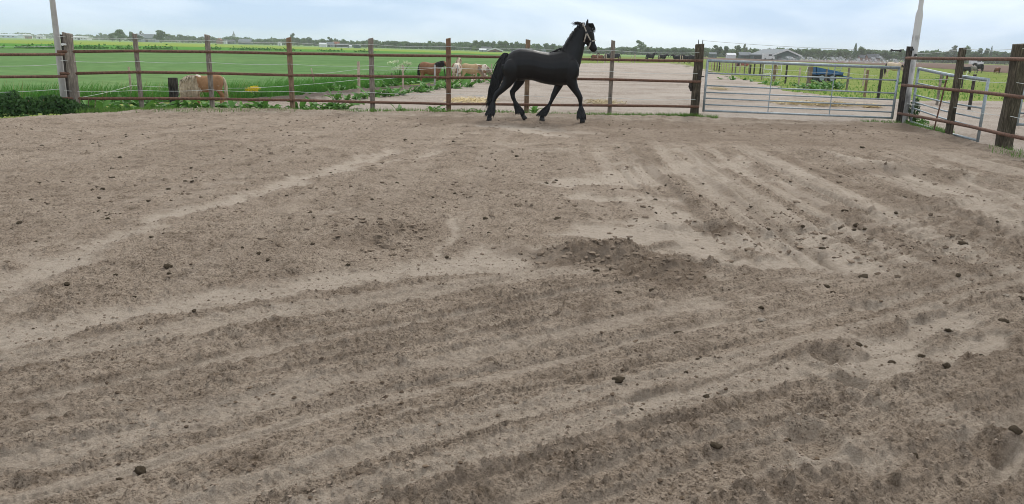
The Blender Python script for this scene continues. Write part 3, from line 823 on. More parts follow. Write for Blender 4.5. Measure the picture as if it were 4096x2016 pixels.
def coat(name, c0, c1, rough=0.45, spec=0.45, patches=None, pscale=2.2, pth=(0.48, 0.52), sheen=0.0):
    if name in MATS: return MATS[name]
    m, nt, b = newmat(name)
    n = noise(nt, 6, 4, 0.6, coord(nt, 'Object')); r = ramp(nt, [(0.3, c0), (0.7, c1)])
    nt.links.new(n.outputs['Fac'], r.inputs[0]); c = r.outputs[0]
    if patches:
        n2 = noise(nt, pscale, 1, 0.4, coord(nt, 'Object'), 0.4); r2 = ramp(nt, [(pth[0], (0, 0, 0)), (pth[1], (1, 1, 1))])
        nt.links.new(n2.outputs['Fac'], r2.inputs[0]); c = mixc(nt, r2.outputs[0], c, patches)
    nt.links.new(c, b.inputs['Base Color'])
    b.inputs['Roughness'].default_value = rough; b.inputs['Specular IOR Level'].default_value = spec
    h = noise(nt, 60, 3, 0.6, coord(nt, 'Object', (1, 1, 0.3))); bump(nt, b, h.outputs['Fac'], 0.25, 0.004)
    MATS[name] = m
    return m
C_BLACK = coat('black_coat', (0.0025, 0.0025, 0.003), (0.006, 0.006, 0.0075), 0.36, 0.30)
H_BLACK = noisy('black_hair', (0.003, 0.003, 0.004), (0.010, 0.010, 0.012), 30, 0.5, (1, 1, .2))
M_HOOF = noisy('hoof_horn', (0.008, 0.007, 0.007), (0.025, 0.022, 0.02), 14, 0.6)

# --- the black horse trotting along the fence, measured on the photograph
KZ = 0.00204
def hx(p): return ((p[0] - 700) * KZ, (1183 - p[1]) * KZ)
def build_black_horse():
    mb = MB()
    secs = [(352, 545, 640, .06), (368, 500, 670, .12), (405, 447, 705, .185), (460, 408, 735, .235), (530, 391, 742, .265), (600, 392, 728, .27), (680, 399, 732, .275), (760, 413, 755, .29), (850, 425, 772, .295), (930, 410, 778, .285), (990, 392, 778, .26), (1050, 400, 775, .24), (1110, 455, 755, .215), (1155, 520, 722, .17), (1185, 575, 670, .10)]
    torso(mb, [((x - 700) * KZ, (1183 - a) * KZ, (1183 - b) * KZ, w) for x, a, b, w in secs])
    def ch(pts, y0, y1=None):
        n = len(pts); out = []
        for i, p in enumerate(pts):
            x, z = hx(p); a = p[2] * KZ
            y = y0 if y1 is None else y0 + (y1 - y0) * i / (n - 1)
            out.append((x, y, z, a, p[3] if len(p) > 3 else a * 0.85))
        chain(mb, out)
    ch([(1030, 590, 150, .19), (1075, 480, 140, .155), (1108, 400, 122, .125), (1138, 320, 104, .10), (1168, 245, 86, .085), (1196, 190, 72, .078), (1222, 150, 52, .07)], 0)
    ch([(1226, 138, 40, .06), (1250, 170, 58, .085), (1268, 225, 66, .095), (1280, 262, 64, .085), (1296, 305, 54, .068), (1314, 342, 45, .056), (1335, 372, 42, .055), (1348, 392, 34, .048), (1355, 404, 18, .03)], 0)
    # hind near (trailing), hind far (under the belly), fore far (slanting back), fore near (reaching)
    ch([(430, 560, 100, .12), (432, 640, 98, .13), (425, 705, 78, .115), (392, 768, 56, .085), (335, 838, 38, .058), (284, 882, 35, .045), (258, 935, 25, .036), (240, 1010, 21, .031), (226, 1068, 28, .038), (212, 1110, 24, .036), (203, 1145, 28, .046), (197, 1172, 22, .05), (194, 1186, 12, .04)], -.13)
    ch([(500, 590, 95, .12), (535, 680, 80, .12), (533, 745, 56, .09), (492, 815, 40, .058), (452, 866, 35, .045), (462, 925, 26, .036), (497, 995, 22, .031), (535, 1050, 28, .038), (560, 1085, 24, .036), (578, 1118, 27, .046), (594, 1145, 25, .05), (606, 1163, 12, .04)], .13)
    ch([(1010, 640, 80, .11), (990, 720, 62, .085), (962, 800, 44, .06), (932, 862, 35, .048), (915, 898, 32, .043), (896, 950, 23, .033), (862, 1020, 21, .030), (832, 1068, 27, .038), (808, 1105, 24, .036), (797, 1138, 28, .046), (797, 1165, 33, .053), (800, 1184, 33, .053)], .13)
    ch([(1060, 570, 95, .11), (1085, 660, 85, .11), (1105, 740, 64, .085), (1145, 810, 44, .06), (1186, 868, 36, .048), (1206, 905, 33, .043), (1213, 955, 23, .033), (1220, 1025, 21, .030), (1226, 1070, 28, .038), (1234, 1105, 25, .036), (1240, 1132, 28, .046), (1243, 1152, 30, .052), (1244, 1169, 30, .052)], -.13)
    # ears
    for sy in (-1, 1):
        b = hx((1246, 150)); t = hx((1257, 52)); rings = []
        for k, wd in ((0, .030), (.35, .036), (.7, .024), (1, .004)):
            rings.append(ring_xz((b[0] + (t[0] - b[0]) * k, sy * (.045 + .012 * k), b[1] + (t[1] - b[1]) * k), t[0] - b[0], t[1] - b[1], wd, wd * .55))
        mb.loft(rings)
    # muscle masses: shoulder, haunch, cheek
    for (c, ax) in (((1110, 600), (.15, .07, .24)), ((432, 610), (.17, .09, .22)), ((1262, 258), (.085, .10, .10))):
        x, z = hx(c)
        for sy in (-1, 1):
            rings = []
            yy = {1110: .185, 432: .19, 1262: .0}[c[0]]
            for i in range(1, 8):
                w = math.pi * i / 8
                rings.append([(x + ax[0] * math.sin(w) * math.cos(q * math.pi / 6), sy * yy + ax[1] * math.cos(w), z + ax[2] * math.sin(w) * math.sin(q * math.pi / 6)) for q in range(12)])
            mb.loft(rings)
    me = remeshed(mb, 'black_horse', C_BLACK, 0.014, 9)
    return me
HORSE_AT = G(2134, 487)
bh = link('black_horse', build_black_horse(), None, (HORSE_AT.x, HORSE_AT.y, -0.012 + sum(gz(HORSE_AT.x + hx(q)[0], HORSE_AT.y + y_) for q, y_ in (((196, 0), -.13), ((800, 0), .13), ((1244, 0), -.13))) / 3))
tag(bh, 'glossy black horse in a pale halter trotting along the fence', 'horse')
def horse_hair():
    rr = random.Random(5)
    # tail
    base = [hx(p) for p in ((372, 452), (326, 545), (295, 660), (264, 790), (222, 930), (192, 1050))]
    P = [Vector((x, 0, z)) for x, z in base]
    paths = []
    for k in range(760):
        L = rr.uniform(.62, 1.0)
        Q = []
        for i in range(6):
            t = i / 5 * L * 5; a = min(int(t), 4)
            Q.append(P[a].lerp(P[a + 1], t - a))
        ox = rr.uniform(-1, 1)
        lk = lock(Q, .022, rr, .018, 9)
        lk = [p + Vector((ox * (.095 * math.sin(math.pi * min(1, .12 + .8 * i / 8)) ), 0, 0)) for i, p in enumerate(lk)]
        paths.append(lk)
    for k in range(25):  # wisps
        lk = lock([P[2], P[3], P[4], P[5] + Vector((rr.uniform(-.12, .04), 0, rr.uniform(-.1, .15)))], .05, rr, .03, 8); paths.append(lk)
    link('tail', strand_mesh('tail', paths, .009, H_BLACK), bh)
    # mane: short locks lying along the crest, blown back at the poll
    crest = [hx(p) for p in ((985, 388), (1005, 372), (1030, 318), (1062, 262), (1098, 205), (1136, 158), (1172, 126), (1208, 108))]
    C = [Vector((x, 0, z)) for x, z in crest]; paths = []
    for k in range(420):
        t = rr.uniform(0, 7); a = min(int(t), 6); p = C[a].lerp(C[a + 1], t - a)
        p = p + Vector((rr.uniform(.0, .05), rr.uniform(-.02, .02), rr.uniform(-.03, .01)))
        side = 1 if rr.random() < .88 else -1
        ln = rr.uniform(.08, .24) if side > 0 else rr.uniform(.04, .11)
        paths.append([p, p + Vector((-.015, side * .05, .015)), p + Vector((-.02 - .1 * ln, side * .10, -.35 * ln)), p + Vector((.02, side * .12, -ln)) + Vector((rr.gauss(0, .02), 0, rr.gauss(0, .02)))])
    for k in range(46):
        p = C[7].lerp(C[6], rr.random()) + Vector((0, rr.uniform(-.03, .03), -.01))
        l = rr.uniform(.05, .22)
        paths.append([p, p + Vector((-.35 * l, 0, .16 * l)), p + Vector((-.7 * l, rr.gauss(0, .02), .16 * l + rr.gauss(0, .012))), p + Vector((-l, rr.gauss(0, .03), .08 * l + rr.gauss(0, .03)))])
    for k in range(90):  # withers tuft
        x, z = hx((rr.uniform(870, 1010), 0)); z = (1183 - (430 - (x / KZ + 700 - 870) * .42)) * KZ
        p = Vector((x, rr.uniform(-.03, .03), z - .01)); l = rr.uniform(.05, .12)
        paths.append([p, p + Vector((-.3 * l, 0, .02)), p + Vector((-.7 * l, rr.choice((-1, 1)) * .03, .0)), p + Vector((-l, rr.choice((-1, 1)) * .05, -.03))])
    link('mane', strand_mesh('mane', paths, .008, H_BLACK), bh)
    paths = []
    for k in range(80):
        x, z = hx((rr.uniform(1240, 1290), rr.uniform(112, 130))); p = Vector((x, rr.uniform(-.03, .03), z))
        l = rr.uniform(.10, .20); paths.append([p, p + Vector((.06, rr.gauss(0, .01), .015)), p + Vector((.10, rr.gauss(0, .02), -.5 * l)), p + Vector((.105 + rr.gauss(0, .02), rr.gauss(0, .03), -l))])
    link('forelock', strand_mesh('forelock', paths, .006, H_BLACK), bh)
    # feathering round each fetlock
    for (y0, A, B, Cc) in ((-.13, (250, 955), (228, 1075), (200, 1130)), (.13, (480, 955), (540, 1060), (548, 1110)), (.13, (878, 985), (826, 1078), (775, 1128)), (-.13, (1217, 985), (1226, 1075), (1232, 1145))):
        paths = []; a = hx(A); b = hx(B); c = hx(Cc)
        for k in range(420):
            w = rr.uniform(0, 2 * math.pi); t = rr.uniform(0, 1) ** .6
            ux, uy = math.cos(w), math.sin(w)
            s0 = Vector((a[0] + (b[0] - a[0]) * t + ux * .035, y0 + uy * .035, a[1] + (b[1] - a[1]) * t))
            l = rr.uniform(.5, 1.0); fl = .08 + .035 * t
            e = Vector((b[0] + (c[0] - b[0]) * l + ux * fl, y0 + uy * fl, b[1] + (c[1] - b[1]) * l + rr.gauss(0, .015)))
            m = s0.lerp(e, .5) + Vector((ux * .025, uy * .025, 0))
            paths.append([s0, s0.lerp(m, .6), m, e])
        link('feather', strand_mesh('feather', paths, .008, H_BLACK), bh)
horse_hair()
for (y0, T, W, A2) in ((-.13, (196, 1186), (212, 1142), .052), (.13, (608, 1166), (580, 1122), .052), (.13, (800, 1189), (797, 1146), .056), (-.13, (1245, 1174), (1241, 1132), .055)):
    t = hx(T); w = hx(W); mb = MB()
    mb.loft([ring_xz((w[0], y0, w[1]), t[0] - w[0], t[1] - w[1], A2 * .95, A2 * .95), ring_xz(((t[0] + w[0]) / 2, y0, (t[1] + w[1]) / 2), t[0] - w[0], t[1] - w[1], A2 * 1.06, A2 * 1.04), ring_xz((t[0], y0, t[1]), t[0] - w[0], t[1] - w[1], A2 * 1.1, A2 * 1.06)])
    mb.build('hoof', M_HOOF, bh, True)
# halter
M_STRAP = noisy('halter_webbing', (0.30, 0.265, 0.225), (0.46, 0.41, 0.35), 40, 0.8, bumpd=0.002)
def strap(mb, pts, w=.028, th=.006):
    P = [Vector(p) for p in pts]; rings = []
    for i, p in enumerate(P):
        t = (P[min(i + 1, len(P) - 1)] - P[max(i - 1, 0)]).normalized()
        out = Vector((0, p.y, 0)); out = out.normalized() if abs(p.y) > .012 else Vector((t.z, 0, -t.x))
        n_ = (out - t * out.dot(t)).normalized(); b = t.cross(n_)
        rings.append([p + b * w / 2 + n_ * th / 2, p - b * w / 2 + n_ * th / 2, p - b * w / 2 - n_ * th / 2, p + b * w / 2 - n_ * th / 2])
    mb.loft(rings)
halter = empty('halter'); halter.parent = bh; halter['label'] = 'pale webbing halter buckled round the black head'
def h3(px, py, y): x, z = hx((px, py)); return (x, y, z)
for s_ in (-1, 1):
    for nm, pts in (('crown_strap', [(1206, 112, .03), (1214, 132, .088), (1230, 170, .103), (1246, 205, .112)]), ('cheek_strap', [(1246, 205, .112), (1268, 245, .112), (1285, 272, .100), (1299, 296, .086)]),
                    ('throat_strap', [(1246, 205, .112), (1236, 245, .118), (1229, 275, .105), (1224, 305, .07)]), ('chin_strap', [(1299, 296, .086), (1289, 335, .080), (1277, 360, .068), (1266, 380, .03)]), ('nose_strap', [(1299, 296, .086), (1325, 291, .078), (1343, 286, .055), (1352, 283, .0)])):
        mb = MB(); strap(mb, [h3(a, b_, s_ * y) for a, b_, y in pts]); o = mb.build(nm, M_STRAP, halter)
    for c in ((1246, 205, .118), (1299, 296, .092)):
        mb = MB(); p = Vector(h3(c[0], c[1], s_ * c[2])); mb.tube([p - Vector((0, .006, 0)), p + Vector((0, .006, 0))], .024, 10); mb.build('ring', M_BLACKP, halter)

M_EYE = noisy('dark_eye', (0.004, 0.003, 0.003), (0.012, 0.008, 0.006), 8, 0.08)
for s_ in (-1, 1):
    p = Vector(h3(1293, 196, s_ * .083)); mb = MB()
    mb.loft([[(p.x + .024 * math.sin(w) * math.cos(q), p.y + .016 * math.cos(w), p.z + .018 * math.sin(w) * math.sin(q)) for q in [2 * math.pi * k / 10 for k in range(10)]] for w in [math.pi * (i + .5) / 7 for i in range(7)]])
    mb.build('eye', M_EYE, bh, True)
    p = Vector(h3(1362, 368, s_ * .040)); mb = MB()
    mb.loft([[(p.x + .014 * math.sin(w) * math.cos(q), p.y + .010 * math.cos(w), p.z + .020 * math.sin(w) * math.sin(q)) for q in [2 * math.pi * k / 8 for k in range(8)]] for w in [math.pi * (i + .5) / 6 for i in range(6)]])
    mb.build('nostril', M_EYE, bh, True)

# --- generic standing / grazing horse of withers height 1, facing +X
def horse_body(name, mat, pose='stand', stout=1.0, voxel=0.02, leg=1.0, step=0.0, neckw=1.0):
    mb = MB()
    secs = [(-.47, .86, .68, .05), (-.45, .92, .62, .10), (-.40, .965, .57, .135), (-.32, .995, .52, .16), (-.22, 1.0, .49, .172), (-.12, .985, .475, .178), (0, .96, .455, .188), (.12, .95, .45, .188), (.22, .97, .455, .175), (.30, .995, .465, .158), (.37, .965, .485, .142), (.43, .89, .525, .115), (.475, .80, .585, .06)]
    torso(mb, [(x, t, b - .05 * (stout - 1) * 2 * math.exp(-(x / .3) ** 2), w * stout) for x, t, b, w in secs])
    if pose == 'stand':
        nk = [(.32, .78, .17, .12), (.40, .89, .15, .09), (.475, 1.01, .12, .072), (.545, 1.12, .095, .06), (.60, 1.19, .075, .052)]
        hd = [(.585, 1.215, .05, .05), (.63, 1.18, .07, .062), (.675, 1.10, .068, .058), (.715, 1.03, .05, .044), (.75, .975, .042, .04), (.765, .945, .025, .03)]
        ear = ((.59, 1.22), (.60, 1.30))
    elif pose == 'level':
        nk = [(.32, .78, .17, .12), (.42, .85, .155, .095), (.52, .91, .13, .078), (.61, .955, .105, .065), (.67, .97, .08, .055)]
        hd = [(.66, .985, .055, .052), (.71, .955, .075, .066), (.76, .88, .07, .06), (.80, .80, .055, .047), (.83, .73, .048, .044), (.84, .70, .03, .03)]
        ear = ((.66, 1.02), (.665, 1.09))
    elif pose == 'low':
        nk = [(.33, .77, .18, .12), (.44, .80, .165, .10), (.55, .80, .145, .085), (.64, .77, .125, .072), (.70, .73, .10, .06)]
        hd = [(.70, .76, .06, .054), (.735, .70, .08, .068), (.765, .60, .075, .062), (.785, .51, .058, .049), (.795, .43, .05, .046), (.795, .39, .03, .032)]
        ear = ((.69, .82), (.715, .89))
    else:
        nk = [(.33, .74, .17, .12), (.45, .68, .145, .092), (.56, .57, .12, .074), (.65, .44, .095, .062), (.70, .35, .08, .055)]
        hd = [(.71, .36, .055, .05), (.745, .31, .07, .064), (.775, .22, .068, .058), (.795, .14, .052, .046), (.805, .07, .045, .042), (.805, .035, .03, .03)]
        ear = ((.70, .385), (.745, .43))
    chain(mb, [(x, 0, z, a * neckw, b * stout * neckw) for x, z, a, b in nk]); chain(mb, [(x, 0, z, a, b * stout) for x, z, a, b in hd])
    for sy in (-1, 1):
        b, t = ear
        mb.loft([ring_xz((b[0] + (t[0] - b[0]) * k, sy * .036, b[1] + (t[1] - b[1]) * k), t[0] - b[0], t[1] - b[1], w, w * .6, 8) for k, w in ((0, .022), (.5, .024), (1, .005))])
        st = step * sy
        chain(mb, [(.32, sy * .085, .62, .10, .07), (.315 + st * .3, sy * .085, .48, .065, .05), (.32 + st * .7, sy * .085, .33, .045, .036), (.325 + st, sy * .085, .285, .043, .034), (.322 + st, sy * .085, .20, .028, .024), (.325 + st, sy * .085, .11, .034, .03), (.335 + st, sy * .085, .06, .03, .028), (.345 + st, sy * .085, .03, .038, .036), (.35 + st, sy * .085, .0, .042, .04)])
        chain(mb, [(-.32, sy * .09, .70, .14, .08), (-.315, sy * .09, .56, .115, .072), (-.345 - st * .4, sy * .09, .44, .07, .05), (-.405 - st * .8, sy * .09, .345, .048, .036), (-.412 - st, sy * .09, .29, .038, .03), (-.40 - st, sy * .09, .20, .03, .025), (-.392 - st, sy * .09, .11, .036, .03), (-.38 - st, sy * .09, .06, .03, .028), (-.372 - st, sy * .09, .03, .038, .036), (-.366 - st, sy * .09, .0, .042, .04)])
    return remeshed(mb, name, mat, voxel, 3), nk, hd
def tail_mesh(mat, seed, n=70, r=.010, full=1.0):
    rr = random.Random(seed); paths = []
    for k in range(n):
        P = [Vector((-.455, 0, .90)), Vector((-.51, 0, .80)), Vector((-.53, 0, .60)), Vector((-.53, 0, .40)), Vector((-.52, 0, .22 + rr.uniform(-.05, .25)))]
        paths.append(lock(P, .022 * full, rr, .012, 7))
    return strand_mesh('tail', paths, r, mat)
def mane_mesh(mat, nk, seed, n=120, ln=.20, r=.009, both=0.3):
    rr = random.Random(seed); paths = []
    C = []
    for i, (x, z, a, b) in enumerate(nk):
        q = nk[min(i + 1, len(nk) - 1)]; o = nk[max(i - 1, 0)]; tx, tz = q[0] - o[0], q[1] - o[1]; l = math.hypot(tx, tz)
        C.append((Vector((x - tz / l * a * .95, 0, z + tx / l * a * .95)), b))
    for k in range(n):
        t = rr.uniform(.4, len(C) - 1.001); a = int(t); p = C[a][0].lerp(C[a + 1][0], t - a); b = C[a][1] + .02
        sd_ = 1 if rr.random() < both else -1; L = ln * rr.uniform(.35, 1.15)
        e = Vector((rr.gauss(0, .05), rr.gauss(0, .02), 0))
        paths.append([p + Vector((0, 0, -.005)), p + Vector((0, sd_ * b * .6, .012)), p + Vector((0, sd_ * b * 1.1, -.35 * L)) + e * .5, p + Vector((0, sd_ * b * 1.2, -.7 * L)) + e, p + Vector((0, sd_ * b * 1.15, -L)) + e * 1.5])
    return strand_mesh('mane', paths, r, mat)
HORSES = {}
def make_horse(name, label, loc, rz, height, mat, hair, pose='stand', stout=1.0, voxel=0.022, mane_len=.18, hair_n=120, group=None, step=0.03, hair_r=.009, tail_n=70, both=.5):
    key = (mat.name, pose, stout, voxel, mane_len, hair_n, step)
    if key not in HORSES:
        me, nk, hd = horse_body(name, mat, pose, stout, voxel, step=step)
        HORSES[key] = (me, mane_mesh(hair, nk, 3, hair_n, mane_len, hair_r, both), tail_mesh(hair, 4, tail_n, hair_r * 1.1))
    b, mn, tl = HORSES[key]
    o = link(name, b, None, loc); o.rotation_euler = (0, 0, rz); o.scale = (height,) * 3
    tag(o, label, 'pony' if 'pony' in name else 'horse', group)
    link('mane', mn, o); link('tail', tl, o)
    return o
C_CHEST = coat('chestnut_white_coat', (0.24, 0.125, 0.058), (0.36, 0.205, 0.105), 0.7, 0.2, (0.62, 0.55, 0.46), 2.6, (0.56, 0.59))
C_BAY = coat('bay_coat', (0.19, 0.085, 0.04), (0.28, 0.135, 0.065), 0.6, 0.3)
C_PINTO = coat('pinto_coat', (0.22, 0.11, 0.06), (0.30, 0.16, 0.09), 0.7, 0.2, (0.66, 0.58, 0.48), 3.2, (0.47, 0.50))
C_PALO = coat('palomino_coat', (0.40, 0.27, 0.14), (0.52, 0.37, 0.22), 0.7, 0.2)
C_CREAM = coat('cream_coat', (0.52, 0.40, 0.28), (0.68, 0.55, 0.42), 0.7, 0.2)
C_FBLACK = coat('far_black_coat', (0.008, 0.008, 0.010), (0.018, 0.017, 0.018), 0.55, 0.25)
C_FBROWN = coat('far_brown_coat', (0.16, 0.06, 0.035), (0.22, 0.09, 0.05), 0.6, 0.25)
C_GREYP = coat('grey_coat', (0.20, 0.18, 0.16), (0.32, 0.29, 0.26), 0.7, 0.2)
H_CREAM = noisy('cream_hair', (0.50, 0.39, 0.25), (0.80, 0.70, 0.54), 30, 0.7, (1, 1, .15))
H_DARK = noisy('dark_hair', (0.012, 0.010, 0.010), (0.035, 0.03, 0.028), 30, 0.6, (1, 1, .15))
H_MIX = noisy('mixed_hair', (0.16, 0.10, 0.07), (0.55, 0.46, 0.36), 20, 0.7, (1, 1, .15))
PI = math.pi
sp = make_horse('shetland_pony', 'chestnut and white pony with a long cream mane behind the fence, head low', (-8.42, 21.6, -.12), PI + .42, .86, C_CHEST, H_CREAM, 'low', 1.24, .020, .62, 1500, None, .03, .013, 170, .85)
paths = []; rr = random.Random(9)
for k in range(120):
    q = Vector((.70 + rr.uniform(-.02, .03), rr.uniform(-.05, .05), .82)); sg = rr.choice((-1, 1, 1)); l = rr.uniform(.12, .25)
    paths.append([q, q + Vector((.04, sg * .03, .02)), q + Vector((.09, sg * .07, -.4 * l)), q + Vector((.12, sg * .08, -l))])
link('forelock', strand_mesh('forelock', paths, .010, H_CREAM), sp)
p = G(1720, 342, -.08); make_horse('bay_pony', 'bay pony with black mane and legs standing behind a white post', (p.x, p.y, -.08), -.25, 1.04, C_BAY, H_DARK, 'level', 1.12, .022, .26, 260, None, .03, .011, 70, .2)
p = G(1826, 335, -.08); make_horse('pinto_pony', 'brown and white pony seen from behind next to the reddish fence post', (p.x, p.y, -.08), PI / 2 - .15, .98, C_PINTO, H_CREAM, 'stand', 1.2, .022, .22, 200, None, .02, .011, 90)
p = G(1868, 328, -.08); make_horse('palomino_pony', 'golden pony with pale rump grazing in the middle of the pony group', (p.x + .15, p.y, -.08), .2, .93, C_PALO, H_MIX, 'graze', 1.2, .022, .22, 200, None, .02, .011, 80)
p = G(1905, 322, -.08); make_horse('shaggy_pony', 'shaggy brown and white pony with its head down at the end of the group', (p.x + .2, p.y, -.08), -.1, .88, C_PINTO, H_MIX, 'graze', 1.22, .022, .34, 260, None, .02, .013, 80, .2)
# horses at the far end of the lane
far_h = [(2378, 246.5, 'brown_horse', 'reddish brown horse at the far left of the distant herd', .2, 1.15, C_FBROWN, 'stand'), (2400, 247, 'brown_horse', 'second reddish brown horse in the distant herd, nearer the black ones', PI, 1.1, C_FBROWN, 'level'),
         (2432, 249, 'black_horse', 'distant black horse just left of the split-topped fence post', .3, 1.4, C_FBLACK, 'level'), (2462, 249, 'black_horse', 'distant black horse half hidden by the split-topped fence post', PI, 1.45, C_FBLACK, 'level'),
         (2600, 250.5, 'black_horse', 'distant black horse with raised head, left of the lone pair on the lane', .15, 1.55, C_FBLACK, 'stand'), (2648, 251, 'black_horse', 'distant black horse with lowered neck, right of the lone pair on the lane', .1, 1.45, C_FBLACK, 'level'),
         (2705, 253, 'black_horse', 'leftmost horse of the distant black bunch beside the gate post', PI + .2, 1.42, C_FBLACK, 'level'), (2728, 254, 'black_horse', 'second horse of the distant black bunch beside the gate post', .3, 1.45, C_FBLACK, 'graze'),
         (2748, 255, 'black_horse', 'third horse of the distant black bunch beside the gate post', PI, 1.4, C_FBLACK, 'level'), (2768, 256, 'black_horse', 'horse of the distant black bunch closest to the gate post', .2, 1.5, C_FBLACK, 'stand')]
for u, v, nm, lb, rz, hh, mt, ps in far_h:
    p = G(u, v, GZ); make_horse(nm, lb, (p.x, p.y, -.1), rz, hh, mt, H_DARK, ps, 1.05, .035, .18, 50, 'herd at the far end of the lane', .03, .018, 30)
p = G(3570, 310, GZ); make_horse('cream_horse', 'cream draught horse with a black tail grazing in the right pasture', (p.x, p.y, GZ + .02), -.35, 1.42, C_CREAM, H_DARK, 'graze', 1.25, .03, .14, 70, None, .05, .016, 60)
for u, v, nm, lb, rz, hh, mt, ps in ((3842, 296, 'dark_pony', 'dark pony half hidden behind the middle side-fence post', .4, 1.0, C_FBROWN, 'graze'), (3862, 298, 'black_pony', 'small black pony right of the middle side-fence post', PI - .4, 1.0, C_FBLACK, 'level'),
                                 (3890, 293, 'grey_pony', 'grey shaggy pony grazing beyond the open gate', .25, 1.05, C_GREYP, 'graze'), (3913, 293, 'black_pony', 'black pony seen from behind next to the grey pony', PI / 2 + .3, 1.35, C_FBLACK, 'level'), (3988, 297, 'brown_pony', 'small brown pony seen end-on, alone left of the thickest post', PI / 2, .95, C_FBROWN, 'graze')):
    p = G(u, v, GZ); make_horse(nm, lb, (p.x, p.y, GZ + .02), rz, hh, mt, H_DARK, ps, 1.2, .03, .18, 60, None, .03, .016, 40)

_o1 = ['first', 'second', 'third', 'fourth', 'fifth', 'sixth', 'seventh', 'eighth', 'ninth']
_o2 = ['tenth', 'eleventh', 'twelfth', 'thirteenth', 'fourteenth', 'fifteenth', 'sixteenth', 'seventeenth', 'eighteenth', 'nineteenth']
ORD = _o1 + _o2
for _t, _e in (('twenty', 'twentieth'), ('thirty', 'thirtieth'), ('forty', 'fortieth'), ('fifty', 'fiftieth')): ORD = ORD + [_e] + [_t + '-' + q for q in _o1]

# ------------------------------------------------------------------ plants
L_DOCK = leafmat('dock_leaf', (0.055, 0.16, 0.03), (0.13, 0.29, 0.05), 0.3)
L_DARK = leafmat('dark_leaf', (0.035, 0.09, 0.028), (0.075, 0.16, 0.045), 0.3)
L_MID = leafmat('mid_leaf', (0.06, 0.15, 0.035), (0.11, 0.23, 0.055), 0.3)
L_GRASS = leafmat('long_grass', (0.05, 0.17, 0.025), (0.12, 0.29, 0.05), 0.3, 0.6, 1.2)
L_GRASS2 = leafmat('short_grass', (0.09, 0.20, 0.03), (0.17, 0.30, 0.06), 0.25, 0.6, 2.5)
L_DRY = leafmat('dry_stalk', (0.30, 0.26, 0.10), (0.48, 0.42, 0.18), 0.2)
L_STRAW = leafmat('straw', (0.40, 0.30, 0.12), (0.58, 0.46, 0.22), 0.15)
L_YEL = leafmat('yellow_petal', (0.55, 0.42, 0.02), (0.75, 0.60, 0.04), 0.3)
L_WHITE = leafmat('pale_umbel', (0.55, 0.62, 0.38), (0.75, 0.80, 0.58), 0.3)
def blades(name, pts, hmin, hmax, w, lean, mat, seed, segs=3, tilt=0.35):
    """grass blades: pts (n,3) roots"""
    r = np.random.default_rng(seed); n = len(pts); pts = np.asarray(pts, float)
    h = r.uniform(hmin, hmax, n); a = r.uniform(0, 2 * np.pi, n); tl = np.abs(r.normal(0, tilt, n))
    dx = np.cos(a) * tl + lean[0]; dy = np.sin(a) * tl + lean[1]
    sa = r.uniform(0, 2 * np.pi, n); sx = np.cos(sa) * w / 2; sy = np.sin(sa) * w / 2
    V = np.zeros((n, 2 * segs + 1, 3))
    for k in range(segs + 1):
        t = k / segs; c = pts + np.stack([dx * h * t ** 1.8, dy * h * t ** 1.8, h * t * (1 - 0.25 * t * tl)], 1)
        if k < segs:
            q = 1 - 0.5 * t
            V[:, 2 * k] = c + np.stack([sx * q, sy * q, 0 * sx], 1); V[:, 2 * k + 1] = c - np.stack([sx * q, sy * q, 0 * sx], 1)
        else: V[:, 2 * segs] = c
    o = (np.arange(n) * (2 * segs + 1))[:, None]
    F_ = []
    for k in range(segs - 1):
        F_.append(o + np.array([[2 * k, 2 * k + 1, 2 * k + 3]])); F_.append(o + np.array([[2 * k, 2 * k + 3, 2 * k + 2]]))
    F_.append(o + np.array([[2 * segs - 2, 2 * segs - 1, 2 * segs]]))
    return np_mesh(name, V.reshape(-1, 3), np.concatenate(F_).reshape(-1, 3), mat, False)
def line_pts(px, z=0.0):
    return [G(u, v, z) for u, v in px]
def scatter_line(P, n, width, r, z0=None, side=None):
    L = [(b - a).length for a, b in zip(P[:-1], P[1:])]; cs = np.cumsum([0] + L); out = []
    for t in r.uniform(0, cs[-1], n):
        k = min(int(np.searchsorted(cs, t) - 1), len(L) - 1); k = max(k, 0)
        p = P[k].lerp(P[k + 1], (t - cs[k]) / L[k]); d = (P[k + 1] - P[k]).normalized(); nn = Vector((-d.y, d.x, 0))
        off = r.normal(0, width) if side is None else abs(r.normal(0, width)) * side
        q = p + nn * off; out.append((q.x, q.y, p.z if z0 is None else z0))
    return np.array(out)
r_ = np.random.default_rng(3)
# tall bank grass beyond the left half of the fence
bank = line_pts([(-300, 425), (0, 412), (300, 408), (560, 404), (800, 400), (1050, 390), (1250, 372), (1420, 356), (1560, 343), (1700, 326), (1850, 314), (1960, 300)], -.1)
root = scatter_line(bank, 17000, 1.0, r_, -.13, 1)
me = blades('long_grass', root, .25, .62, .016, (.38, -.1), L_GRASS, 5)
tag(link('long_grass', me), 'long green grass bent by the wind along the ditch', None, None, 'stuff')
root = scatter_line(bank[:6], 260, .7, r_, -.13, 1)
tag(link('dry_stalks', blades('dry_stalks', root, .4, .75, .010, (.15, 0), L_DRY, 6)), 'pale dry stalks standing in the long grass', None, None, 'stuff')
